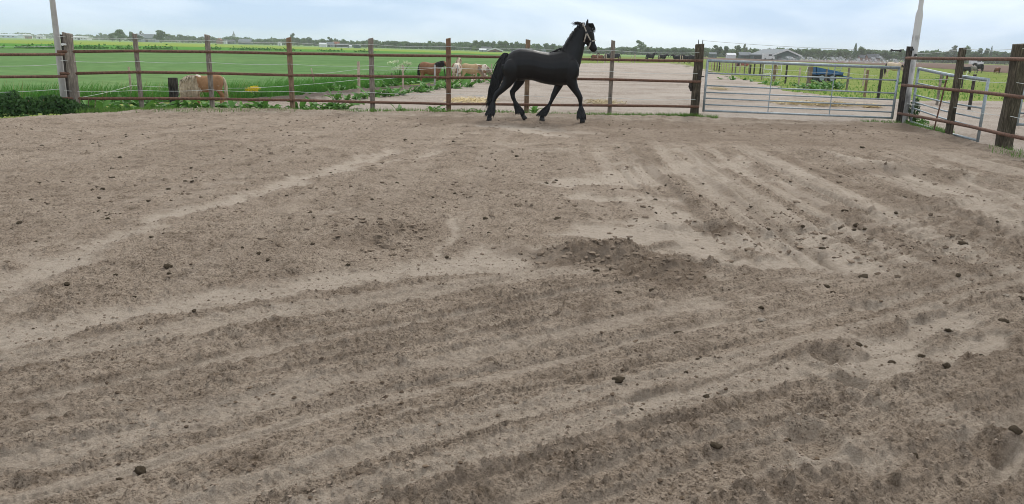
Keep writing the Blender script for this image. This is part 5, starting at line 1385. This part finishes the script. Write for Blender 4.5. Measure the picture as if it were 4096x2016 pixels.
def vehicle(label, u, v, D, L, H, mat, name='van'):
    c = at(u, v, D); o = empty(name, (c.x, D, GZ)); tag(o, label, name)
    MB().prism([(-L / 2, .35), (L / 2, .35), (L / 2, .55 * H), (L * .36, .6 * H), (L * .22, H), (-L * .48, H), (-L / 2, .9 * H)], -.9, .9).build('body', mat, o)
    for x in (-.3, .3): MB().tube([(x * L, -.95, .35), (x * L, -.7, .35)], .34, 12).build('wheel', M_TYRE, o)
    MB().box((L * .12, -.91, .76 * H), (L * .3, .04, .26 * H)).build('window', B_DARK, o)
vehicle('small dark car parked left of the large green barn', 3033, 229, 350, 4.2, 1.5, B_DARK, 'car')
vehicle('white truck parked in front of the large green barn', 3073, 229, 345, 5.0, 2.6, B_WHITE, 'truck')
vehicle('white van parked beyond the side fence at the right', 3905, 250, 330, 5.2, 2.3, B_WHITE, 'van')
ch = at(937, 168, 1500); o = empty('church', (ch.x, 1500, GZ)); tag(o, 'distant church tower with a thin pointed spire', 'church')
s1 = at(937, 140, 1500).z - GZ; s2 = at(937, 124, 1500).z - GZ
MB().box((0, 0, s1 / 2), (4.6, 4.6, s1)).build('tower', B_GREY, o)
MB().tube([(0, 0, s1), (0, 0, s1 + (s2 - s1) * .25), (0, 0, s2)], [3.0, 1.7, .12], 8).build('spire', B_DROOF, o)
MB().box((14, 0, s1 * .22), (22, 9, s1 * .44)).build('nave', B_BRICK, o)
for x in (-2.2, 2.2): MB().tube([(x, -2.2, s1), (x, -2.2, s1 + 2.2)], [.5, .05], 6).build('pinnacle', B_DROOF, o)

# ------------------------------------------------------------------ trees
L_T = [leafmat('tree_leaf_a', (0.06, 0.115, 0.04), (0.11, 0.185, 0.065), 0.4, .6, .25), leafmat('tree_leaf_b', (0.08, 0.135, 0.05), (0.13, 0.205, 0.075), 0.4, .6, .25), leafmat('tree_leaf_c', (0.09, 0.16, 0.04), (0.17, 0.26, 0.06), 0.25, .6, .25), leafmat('tree_leaf_d', (0.14, 0.17, 0.12), (0.24, 0.27, 0.20), 0.3, .6, .25), leafmat('tree_leaf_e', (0.035, 0.08, 0.035), (0.07, 0.125, 0.05), .3, .6, .25)]
M_BARK = noisy('bark', (0.05, 0.04, 0.032), (0.12, 0.10, 0.08), 4, 0.9, (1, 1, .3), .02)
def tree_proto(kind, seed, leaf, shape):
    """unit tree, height 1, crown width about 1; returns crown and trunk meshes"""
    r = np.random.default_rng(seed); P = []; D = []
    if shape == 'cypress':
        n = 700; t = r.uniform(.06, 1, n); a = r.uniform(0, 2 * PI, n); rad = .42 * np.sin(PI * (.12 + .86 * t)) ** .8 * r.uniform(.6, 1, n)
        P = np.stack([rad * np.cos(a), rad * np.sin(a), t], 1); d = np.stack([np.cos(a), np.sin(a), 0 * a], 1); blobs = []
    else:
        nb = {'round': 15, 'wide': 19, 'airy': 13}[shape]; per = {'round': 95, 'wide': 80, 'airy': 52}[shape]
        blobs = []; Ps = []; Ds = []
        for k in range(nb):
            a = r.uniform(0, 2 * PI); q = r.uniform(0, 1) ** .6
            zc = r.uniform(.22 if shape != 'airy' else .35, .84); env = math.sqrt(max(.05, 1 - ((zc - .5) / .5) ** 2))
            c = np.array([.34 * q * env * math.cos(a), .34 * q * env * math.sin(a), zc]); rb = r.uniform(.11, .19) * (1.0 if shape != 'airy' else .8)
            blobs.append(c); d = r.normal(0, 1, (per, 3)); d /= np.linalg.norm(d, axis=1)[:, None]
            Ps.append(c + d * rb * r.uniform(.55, 1.05, (per, 1)) * np.array([1, 1, .8])); Ds.append(d)
        P = np.concatenate(Ps); d = np.concatenate(Ds)
        P[:, 2] = np.clip(P[:, 2], .07, 1.0)
    crown = quads('crown', P, .058, leaf, r, d)
    mb = MB(); mb.tube([(0, 0, 0), (.008, 0, .15), (0, .006, .35), (.004, 0, .6)], [.032, .024, .018, .008], 7)
    for c in blobs[:7]:
        z0 = .16 + .5 * (c[2] - .2); mb.tube([(0, 0, z0 * .9), (c[0] * .5, c[1] * .5, (z0 + c[2]) / 2), tuple(c)], [.014, .010, .004], 5)
    return crown, mb.mesh('trunk', M_BARK)
PROTO = {}
for kind, leaf, shape in (('round', L_T[0], 'round'), ('round2', L_T[1], 'round'), ('wide', L_T[0], 'wide'), ('wide2', L_T[1], 'wide'), ('light', L_T[2], 'wide'), ('airy', L_T[1], 'airy'), ('pale', L_T[3], 'airy'), ('dark', L_T[4], 'round'), ('cyp', L_T[4], 'cypress')):
    PROTO[kind] = tree_proto(kind, len(PROTO) + 50, leaf, shape)
def tree_D(u):
    return float(np.interp(u, [0, 600, 1000, 1200, 1400, 1650, 2000, 2400, 3000, 3400, 4096], [1300, 780, 760, 700, 620, 560, 540, 520, 470, 480, 460]))
def tree(u, vtop, wpx, kind, label, group, D=None, vb=None):
    D = D or tree_D(u) * random.uniform(.97, 1.05); t = at(u, vtop, D); h = (t.z - GZ) * 1.08; w = wpx / F_PX * math.hypot(t.x, D)
    o = empty('tree', (t.x, D, GZ), random.uniform(0, 6.28)); tag(o, label, 'tree', group)
    w = max(w, h * .35) if kind != 'cyp' else w; o.scale = (w, w, h)
    c, tk = PROTO[kind]; link('crown', c, o); link('trunk', tk, o)
    return o
random.seed(12)
singles = [(475, 117, 62, 'round', 'big dark round tree left of the grey gabled barn', 560), (521, 127, 30, 'round2', 'smaller round tree behind the second fence post top', 590), (545, 141, 64, 'dark', 'low dark bush in front of the grey gabled barn', 560), (446, 134, 34, 'round2', 'rounded tree at the left foot of the big dark tree', 620), (640, 120, 62, 'round', 'big dark tree right of the wide grey hall', 570), (563, 124, 28, 'pale', 'pale leafless-looking tree above the grey gabled barn', 760),
           (404, 131, 22, 'round2', 'first bluish tree right of the left corner post', 1000), (425, 137, 30, 'wide2', 'wide bluish tree left of the big dark tree group', 1000), (387, 139, 18, 'round2', 'smallest bluish tree right of the left corner post', 1000),
           (1170, 132, 27, 'round', 'tall round tree rising behind the brown fence post', None), (1318, 147, 26, 'round', 'tall round tree above the blue-grey barn of the middle farm', None), (1344, 153, 22, 'round', 'dark tree above the brown-roofed farmhouse', None), (1372, 158, 36, 'wide', 'wide tree above the long low barn of the middle farm', None), (1408, 161, 27, 'round', 'round tree right of the long low barn', None), (1456, 163, 30, 'round2', 'round tree just left of the grey middle fence post', None),
           (1841, 167, 26, 'round2', 'slim tree right of the reddish fence post', None), (1862, 171, 18, 'round2', 'narrow tree beside the slim tree right of the reddish post', None), (1897, 183, 34, 'light', 'light green bushy tree left of the horse farm', 470), (2188, 173, 46, 'round2', 'round tree above the black horse back', None),
           (2566, 161, 56, 'airy', 'tall loose-crowned tree standing high above the far herd', None), (2870, 180, 48, 'round', 'large dark round tree above the left end of the closed gate', 440), (2906, 185, 36, 'dark', 'dark tree behind the white tent above the gate', 440), (2956, 181, 44, 'round2', 'broad tree above the low barn right of the tent', 430), (2980, 176, 26, 'pale', 'pale thin-crowned tree above the low barn', 470), (2950, 199, 32, 'light', 'yellow-green tree left in front of the low barn', 392), (2972, 200, 26, 'light', 'yellow-green tree right in front of the low barn', 392), (3017, 193, 34, 'round2', 'round tree left of the large green barn', 400), (3424, 179, 16, 'cyp', 'dark narrow conifer rising behind the sprinklers', None), (3446, 187, 48, 'round2', 'large round tree right of the narrow conifer', None),
           (3822, 183, 62, 'pale', 'pale loose tree left behind the middle side-fence post', None), (3872, 184, 40, 'round2', 'green tree right behind the middle side-fence post', None), (3936, 193, 44, 'dark', 'dark round tree between the two right side-fence posts', None), (3968, 190, 10, 'cyp', 'thin cypress left of the thickest mossy post', None)]
for u, vt, w, k, lb, D in singles: tree(u, vt, w, k, lb, None, D)
rows_ = [('distant tree left of the church spire in the low tree line', 'tree line left of the church', [(675, 137, 50), (705, 137, 44), (728, 139, 40), (752, 143, 34), (775, 144, 30), (800, 146, 34), (826, 148, 32), (852, 150, 34), (880, 152, 30), (908, 147, 34), (926, 145, 34)]),
         ('distant tree between the church spire and the brown fence post', 'tree line right of the church', [(950, 148, 36), (984, 149, 30), (1008, 154, 34), (1032, 155, 32), (1060, 157, 34), (1088, 157, 34), (1114, 160, 34), (1140, 158, 30)]),
         ('distant tree behind the middle farm', 'tree line behind the middle farm', [(1190, 150, 34), (1214, 152, 32), (1236, 150, 34), (1262, 160, 34), (1290, 155, 38), (1430, 168, 34)]),
         ('distant tree between the grey middle post and the reddish post', 'tree line between the middle posts', [(1485, 158, 34), (1506, 160, 34), (1530, 166, 36), (1556, 164, 36), (1582, 165, 36), (1606, 168, 30), (1632, 171, 34), (1656, 172, 32), (1680, 171, 34), (1708, 174, 40), (1736, 173, 34), (1758, 168, 28), (1782, 178, 34), (1812, 180, 36)]),
         ('distant tree in the dense wood behind the horse farm', 'wood behind the horse farm', [(1886, 176, 34), (1908, 163, 38), (1932, 164, 34), (1952, 165, 32), (1974, 166, 26), (2000, 164, 44), (2024, 165, 38), (2048, 170, 40), (2072, 168, 40), (2100, 176, 40), (2128, 174, 40), (2152, 176, 34), (2212, 176, 34), (2238, 186, 36)]),
         ('distant tree in the low wood behind the far herd', 'wood behind the far herd', [(2270, 188, 40), (2300, 190, 40), (2330, 194, 40), (2358, 197, 40), (2382, 197, 36), (2408, 194, 36), (2434, 188, 42), (2462, 192, 40), (2488, 192, 38), (2512, 189, 40), (2538, 187, 44), (2592, 190, 42), (2620, 195, 40), (2646, 193, 42), (2674, 194, 40), (2700, 191, 46), (2730, 192, 42), (2756, 193, 40), (2790, 192, 44), (2822, 191, 44)]),
         ('distant tree behind the large green barn or right of it', 'wood right of the green barn', [(3056, 201, 40), (3082, 196, 42), (3108, 197, 40), (3134, 193, 42), (3166, 193, 46), (3194, 196, 40), (3222, 197, 44), (3250, 196, 42), (3280, 197, 42), (3308, 199, 40), (3334, 200, 42), (3360, 198, 42), (3388, 197, 40), (3406, 203, 34)]),
         ('distant tree behind the sprinklers near the right concrete pole', 'wood at the right pole', [(3476, 198, 40), (3504, 205, 40), (3532, 202, 42), (3560, 206, 40), (3590, 206, 44), (3622, 206, 40), (3654, 208, 40), (3690, 204, 44), (3718, 210, 40), (3745, 203, 44), (3776, 205, 40)]),
         ('distant tree beyond the right side fence', 'wood beyond the side fence', [(3800, 207, 40), (3848, 204, 44), (3900, 207, 40), (3992, 204, 44), (4026, 209, 42), (4060, 210, 42), (4092, 212, 42), (4125, 212, 44), (4160, 214, 44)])]
KN = ['round', 'round2', 'wide', 'wide2', 'round2', 'wide2', 'airy']
for lb, gr, L in rows_:
    for i, (u, vt, w) in enumerate(sorted(L)): tree(u, vt, w * 1.15, random.choice(KN), lb + ', ' + ORD[i] + ' from the left', gr)
# far low wood that reads as one mass along the whole horizon
r3 = np.random.default_rng(17); P = []
for k in range(24000):
    u = r3.uniform(-500, 4600); D = tree_D(min(max(u, 0), 4096)) * r3.uniform(1.06, 1.14)
    top = float(np.interp(u, [-500, 0, 200, 380, 600, 900, 1200, 1500, 1900, 2300, 2800, 3300, 3700, 4600], [124, 131, 137, 143, 148, 154, 159, 168, 175, 191, 198, 203, 208, 226])) + 3 * math.sin(u * .05) + 2 * math.sin(u * .13 + 1)
    h = at(u, top, D).z - GZ; c = at(u, 200, D); P.append((c.x, D, GZ + h * r3.uniform(0, 1) ** .8))
tag(link('far_wood', quads('far_wood', np.array(P), 1.5, L_T[1], r3)), 'low belt of far woodland along the horizon', None, None, 'stuff')
# bushes along the ditch in the left field
P = []
for k in range(2600):
    u = r3.uniform(-200, 1500); v = float(np.interp(u, [-200, 0, 560, 900, 1500], [190, 193.5, 197.5, 199, 209.5])); q = G(u, v, GZ)
    if vnoise(np.array(u * .02), np.array(1.5), 9) < .45: continue
    P.append((q.x + r3.normal(0, .6), q.y + r3.normal(0, .8), GZ + abs(r3.normal(0, .28))))
tag(link('ditch_growth', quads('ditch_growth', np.array(P), .28, L_GRASS, r3)), 'dark rough growth along the ditch between the fields', None, None, 'stuff')
# irrigation jets
M_SPRAY, nt_, b_ = newmat('water_spray')
b_.inputs['Base Color'].default_value = (.8, .84, .86, 1); b_.inputs['Roughness'].default_value = .3
tp = nt_.nodes.new('ShaderNodeBsdfTransparent'); mx = nt_.nodes.new('ShaderNodeMixShader'); mx.inputs[0].default_value = .22
nt_.links.new(tp.outputs[0], mx.inputs[1]); nt_.links.new(b_.outputs[0], mx.inputs[2]); nt_.links.new(mx.outputs[0], nt_.nodes['Material Output'].inputs['Surface'])
jets = [(3158, 231, 225, 16), (3172, 232, 226, 20), (3216, 234, 227, 16), (3238, 235, 227, 10), (3252, 236, 228, 22), (3334, 238, 227, 16), (3356, 239, 229, 14), (3372, 240, 226, 20), (3436, 242, 233, 12), (3500, 245, 229, 16), (3530, 246, 223, 18), (3585, 246, 235, 14)]
for i, (u, vb, vt, w) in enumerate(jets):
    D = 300.; a = at(u + w * .6, vb, D); tp_ = at(u - w * .6, vt, D); r = np.random.default_rng(i); n = 420; t = r.uniform(0, 1, n) ** .7
    X = (tp_.x - a.x) * t; Z = (tp_.z - GZ) * (1 - (1 - t) ** 1.7) - r.uniform(0, 1, n) ** 2 * .9 * t
    P = np.stack([X + r.normal(0, .12, n) * (1 + 2 * t), r.normal(0, .3, n), np.clip(Z, .05, None)], 1)
    o = link('sprinkler_jet', quads('sprinkler_jet', P, .16, M_SPRAY, r), None, (a.x, D, GZ)); tag(o, 'white jet of irrigation water over the far field, ' + (ORD[i] if i < 15 else '') + ' from the left', 'water jet', 'irrigation jets')
n = 1600; P = np.stack([r3.uniform(at(3120, 240, 300).x, at(3640, 240, 300).x, n), 300 + r3.normal(0, 12, n), GZ + np.abs(r3.normal(0, .9, n))], 1)
tag(link('spray_mist', quads('spray_mist', P, .35, M_SPRAY, r3)), 'low veil of irrigation mist over the far field', None, None, 'stuff')
# ------------------------------------------------------------------ air
hz = MB(); hz.box((0, 0, 13.9), (5400, 5400, 30.2)); ho = hz.build('haze', None); tag(ho, kind='stuff')
hm = bpy.data.materials.new('haze'); hm.use_nodes = True; hn = hm.node_tree.nodes; hn.clear()
h_o = hn.new('ShaderNodeOutputMaterial'); h_v = hn.new('ShaderNodeVolumePrincipled')
h_v.inputs['Color'].default_value = (0.95, 0.97, 1.0, 1); h_v.inputs['Density'].default_value = 0.0003; h_v.inputs['Anisotropy'].default_value = 0.0
hm.node_tree.links.new(h_v.outputs[0], h_o.inputs['Volume']); ho.data.materials.append(hm)

# ------------------------------------------------------------------ dung and clods on the sand
M_DUNG = noisy('dung', (0.03, 0.023, 0.016), (0.115, 0.088, 0.058), 40, 0.95, bumpd=.006, spec=.1)
M_STONE = noisy('pale_stone', (0.27, 0.225, 0.175), (0.40, 0.345, 0.28), 30, 0.9, bumpd=.003)
def lump(seed, flat=.6, sub=3):
    r = random.Random(seed); bm = bmesh.new(); bmesh.ops.create_icosphere(bm, subdivisions=sub, radius=1)
    o = Vector((r.uniform(0, 50), r.uniform(0, 50), r.uniform(0, 50)))
    from mathutils import noise as mn
    for v in bm.verts:
        n = mn.fractal(v.co * 1.4 + o, 1.0, 2.0, 3); n2 = mn.noise(v.co * 4.5 + o)
        v.co *= 1 + .42 * n + .26 * n2 + .14 * mn.noise(v.co * 9 + o)
        v.co.z *= flat
    me = bpy.data.meshes.new('lump'); bm.to_mesh(me); bm.free()
    me.polygons.foreach_set('use_smooth', [True] * len(me.polygons)); return me
LUMPS = []
for k in range(9):
    me = lump(k, random.uniform(.5, .75)); me.materials.append(M_DUNG); LUMPS.append(me)
SL = lump(77, .55, 3); SL.materials.append(M_STONE)
dz = {}
A_ = [(20, 360, 26), (208, 398, 30), (317, 297, 22), (845, 462, 30), (838, 535, 44), (475, 560, 26), (300, 570, 26), (350, 555, 20), (240, 705, 34), (735, 610, 24), (775, 630, 30), (695, 648, 28), (750, 710, 28), (1270, 628, 34), (1250, 658, 20), (905, 380, 26), (1120, 240, 22), (950, 215, 16), (955, 237, 18), (240, 180, 16), (700, 278, 18), (740, 272, 16), (765, 62, 16), (1745, 330, 24), (1890, 327, 22), (2000, 293, 20), (2210, 333, 24), (2300, 408, 28), (1690, 388, 16), (1480, 535, 24), (1440, 455, 30), (1400, 560, 26), (1450, 575, 26), (1120, 730, 26), (755, 808, 34), (830, 838, 24), (815, 875, 34), (150, 900, 36), (95, 940, 26), (2490, 480, 20), (2510, 505, 20), (2440, 153, 22), (1145, 1005, 30), (2360, 1052, 32), (490, 300, 14), (1080, 290, 14), (600, 248, 14), (1520, 355, 18), (2030, 402, 20), (1660, 518, 16), (2250, 620, 16), (2290, 655, 20), (2160, 660, 26), (1860, 628, 18), (2340, 815, 24), (2370, 862, 22)]
B_ = [(845, 262, 24), (1320, 370, 30), (480, 243, 26), (1470, 495, 26), (1620, 530, 26), (1545, 550, 26), (855, 655, 20), (230, 698, 22), (1085, 850, 34), (1630, 850, 38), (1325, 762, 24), (2310, 648, 20), (2365, 692, 28), (2445, 578, 22), (2480, 548, 16), (2320, 752, 26), (2370, 795, 24), (1390, 990, 26), (1155, 395, 30), (420, 573, 24), (1370, 435, 16), (130, 160, 16), (190, 160, 14), (530, 268, 18), (1290, 345, 18), (2020, 130, 16), (2130, 210, 20), (1770, 275, 20), (2080, 305, 26), (110, 850, 24), (690, 690, 20), (940, 680, 18), (780, 725, 18), (960, 920, 22), (1110, 960, 20), (650, 760, 18)]
C_ = [(1355, 307, 30), (155, 575, 22), (570, 592, 24), (460, 410, 16), (550, 435, 16), (700, 532, 18), (810, 560, 18), (50, 645, 20), (130, 680, 22), (1665, 690, 28), (1720, 745, 16), (1605, 803, 28), (1515, 795, 24), (1215, 815, 44), (1310, 880, 46), (1290, 915, 30), (900, 920, 30), (640, 930, 36), (545, 1025, 28), (800, 755, 40), (1950, 975, 26), (2015, 970, 26), (2110, 1025, 56), (2400, 1010, 74), (1155, 980, 40), (1065, 985, 30), (2370, 875, 22), (515, 770, 26), (760, 808, 24), (1190, 885, 26), (1370, 915, 26), (1080, 850, 20), (900, 765, 24), (390, 535, 12), (1560, 365, 12), (2430, 575, 24)]
D_ = [(1265, 235, 60), (870, 298, 36), (500, 365, 40), (1015, 460, 30), (1465, 577, 30), (845, 852, 22), (1195, 825, 40), (1830, 92, 26), (1950, 150, 34), (2020, 200, 28), (2360, 75, 36), (1270, 283, 36), (600, 175, 18), (440, 785, 24), (270, 48, 26)]
E_ = [(1575, 620, 62), (470, 858, 40), (240, 580, 24), (2350, 430, 60), (2535, 770, 56), (1690, 350, 36), (795, 148, 36), (2090, 440, 44), (1920, 270, 44), (2030, 262, 30), (1300, 420, 22), (410, 640, 20), (2040, 655, 22), (50, 215, 36)]
F_2 = [(1085, 370, 38), (1360, 300, 60), (590, 550, 36), (1055, 75, 44), (2430, 620, 62), (1575, 925, 52), (1990, 1015, 50), (2250, 905, 34), (2000, 700, 50), (1795, 890, 44), (1310, 830, 60), (2540, 485, 40), (1130, 420, 36), (305, 240, 46), (160, 318, 34), (930, 850, 40), (1155, 660, 32), (2140, 385, 32), (2070, 320, 40)]  # one clod is only added for the dark hollow of a pit
G_ = [(705, 548, 60), (1705, 310, 26), (1840, 330, 30), (600, 585, 28)]
H_ = [(1020, 485, 56), (535, 130, 44), (975, 205, 26), (2185, 45, 40), (1470, 300, 40), (2515, 420, 50), (2015, 525, 40), (2245, 455, 40), (995, 690, 36), (875, 78, 24), (930, 5, 20), (1385, 438, 22), (650, 260, 22)]
k_ = 0
def region_name(x, y):
    d = 'far' if y > 11 else ('middle' if y > 6 else 'near')
    sdd = 'left' if x < -.28 * y * .62 else ('right' if x > .28 * y * .62 else 'central')
    return d, sdd
spots = []
for L, (ox, oy, sc) in ((A_, (0, 430, .5303)), (B_, (1366, 430, .5303)), (C_, (2732, 430, .5303)), (D_, (0, 950, .5303)), (E_, (1366, 950, .5303)), (F_2, (2732, 950, .5303)), (G_, (0, 1450, .795)), (H_, (2048, 1450, .795))):
    for zx, zy, w in L:
        u = ox + zx * sc; v = oy + zy * sc; q = G(u, v, .0); wm = w * sc / F_PX * math.hypot(q.y, 1.6)
        spots.append((q.x, q.y, wm * 1.15))
zs = arena_height(np.array([s[0] for s in spots]), np.array([s[1] for s in spots]))[0]
rr = random.Random(4)
lab = {}
for i, (x, y, w) in enumerate(spots):
    dd_, sdd = region_name(x, y); big_ = 'big' if w > .16 else ('small' if w < .07 else 'fist-sized')
    lab.setdefault((big_, dd_, sdd), []).append((x / y, i))
names = {}
for (big_, dd_, sdd), L in lab.items():
    base = '%s dark dung clod on the %s %s part of the sand' % (big_, dd_, sdd) if sdd != 'central' else '%s dark dung clod in the %s middle of the sand' % (big_, dd_ if dd_ != 'middle' else 'central')
    for k, (_, i) in enumerate(sorted(L)): names[i] = (base + (', ' + ORD[k] + ' from the left' if len(L) > 1 else ''), 'dung clods on the %s %s sand' % (dd_, sdd))
for i, ((x, y, w), z) in enumerate(zip(spots, zs)):
    o = link('dung_clod', rr.choice(LUMPS), None, (x, y, float(z) + w * .06)); s_ = w * .5
    o.scale = (s_ * rr.uniform(.8, 1.15), s_ * rr.uniform(.7, 1.1), s_ * rr.uniform(.6, .95)); o.rotation_euler = (rr.uniform(-.3, .3), rr.uniform(-.3, .3), rr.uniform(0, 6.28))
    tag(o, names[i][0], 'dung', names[i][1])
for (u, v, w, lb) in ((3042, 1308, 26, 'pale flat stone on the furrowed sand right of centre'), (4024, 1187, 22, 'pale round stone near the right edge of the sand'), (3188, 1712, 18, 'small greenish stone on the near sand right of centre'), (2987, 1805, 9, 'tiny white pebble near the bottom of the sand')):
    q = G(u, v); z = gz(q.x, q.y); o = link('stone', SL, None, (q.x, q.y, z + .008)); s_ = w / F_PX * q.y * .6; o.scale = (s_, s_ * .8, s_); tag(o, lb, 'stone')
# crumbs of sand and soil lying loose on the surface
def crumbs(name, n, seed, smin, smax, mat, bias):
    r = np.random.default_rng(seed)
    th = r.uniform(R(-36), R(35), n); rad = 2.2 * (20.0 / 2.2) ** r.uniform(0, 1, n) ** bias
    x = rad * np.sin(th); y = rad * np.cos(th)
    keep = rad < bound_r(th) - .3; x = x[keep]; y = y[keep]
    cl = vnoise(x * 1.3, y * 1.3, 401) + .5 * vnoise(x * 4, y * 4, 402); m = cl > np.quantile(cl, .3); x = x[m]; y = y[m]
    h, pk, _ = arena_height(x, y); n = len(x)
    base = np.array([(1, 0, 0), (-1, 0, 0), (0, 1, 0), (0, -1, 0), (0, 0, 1), (0, 0, -1), (.6, .6, .5), (-.6, .6, .5), (.6, -.6, .5), (-.6, -.6, .5)], float)
    fc = np.array([(4, 6, 7), (4, 7, 9), (4, 9, 8), (4, 8, 6), (6, 0, 2), (6, 2, 7), (7, 2, 1), (7, 1, 9), (9, 1, 3), (9, 3, 8), (8, 3, 0), (8, 0, 6), (5, 2, 0), (5, 1, 2), (5, 3, 1), (5, 0, 3)])
    s = smin + (smax - smin) * r.uniform(0, 1, n) ** 2.5
    V = base[None] * (1 + r.normal(0, .22, (n, 10, 1))) * s[:, None, None] * np.array([1, 1, .7])
    a = r.uniform(0, 6.28, n); c, q = np.cos(a)[:, None], np.sin(a)[:, None]
    X = V[:, :, 0] * c - V[:, :, 1] * q; Y = V[:, :, 0] * q + V[:, :, 1] * c
    V = np.stack([X + x[:, None], Y + y[:, None], V[:, :, 2] + (h + s * .1)[:, None]], 2)
    F_ = (np.arange(n)[:, None, None] * 10 + fc[None]).reshape(-1, 3)
    me = np_mesh(name, V.reshape(-1, 3), F_, mat, False)
    return link(name, me)
M_CRUMB = noisy('soil_crumb', (0.20, 0.155, 0.115), (0.33, 0.268, 0.208), 7, 0.95, spec=.1, kind='Object')
M_CRUMBD = noisy('damp_crumb', (0.07, 0.05, 0.036), (0.20, 0.15, 0.105), 7, 0.95, spec=.1, kind='Object')
tag(crumbs('soil_crumbs', 26000, 1, .003, .0095, M_CRUMB, .9), 'loose crumbs of dry soil scattered over the sand', None, None, 'stuff')
tag(crumbs('damp_crumbs', 3500, 2, .004, .013, M_CRUMBD, .7), 'loose darker damp crumbs scattered over the sand', None, None, 'stuff')

# crumbly soil clumps, thickest on the mound, the dug-up patches and the trodden band along the fence
def clumps():
    r = np.random.default_rng(23); pts = []
    for cx, cy, sx, sy, n in ((0.75, 5.95, .35, .16, 260), (1.1, 5.55, .2, .2, 120), (-1.1, 6.6, .33, .33, 230), (2.3, 7.3, .55, .5, 260), (3.4, 6.6, .7, .6, 240), (4.6, 6.4, .6, .9, 160), (5.6, 11.2, .8, 1.0, 200), (-2.9, 8.5, 1.2, 1.6, 200), (-6, 13.5, 2.5, 2.2, 320), (0.5, 11.5, 2.2, 2.0, 300), (6, 17.3, 2.6, .8, 330), (-2, 17.2, 3, .8, 260), (0, 8.5, 1.5, 1.2, 200)):
        pts.append(np.stack([r.normal(cx, sx, n), r.normal(cy, sy, n)], 1))
    P = np.concatenate(pts); th = np.arctan2(P[:, 0], P[:, 1]); rd = np.hypot(P[:, 0], P[:, 1]); P = P[(rd > 5.2) & (rd < bound_r(th) - .3)]
    bm = bmesh.new(); bmesh.ops.create_icosphere(bm, subdivisions=1, radius=1); bm.verts.ensure_lookup_table()
    bv = np.array([v.co for v in bm.verts]); bf = np.array([[v.index for v in f.verts] for f in bm.faces]); bm.free()
    n = len(P); m = len(bv); z = arena_height(P[:, 0].copy(), P[:, 1].copy())[0]
    s = .006 + .022 * r.uniform(0, 1, n) ** 2.2
    V = bv[None] * (1 + r.normal(0, .34, (n, m, 1))) * s[:, None, None] * np.stack([r.uniform(.8, 1.5, n), r.uniform(.8, 1.3, n), r.uniform(.5, .8, n)], 1)[:, None, :]
    V = V + np.stack([P[:, 0], P[:, 1], z + s * .15], 1)[:, None, :]
    return np_mesh('soil_clumps', V.reshape(-1, 3), (np.arange(n)[:, None, None] * m + bf[None]).reshape(-1, 3), M_CLUMP, False)
M_CLUMP = noisy('soil_clump', (0.14, 0.107, 0.078), (0.31, 0.245, 0.185), 9, 0.95, spec=.1, bumpd=.004)
tag(link('soil_clumps', clumps()), 'crumbly clumps of turned soil gathered on the dug-up patches', None, None, 'stuff')
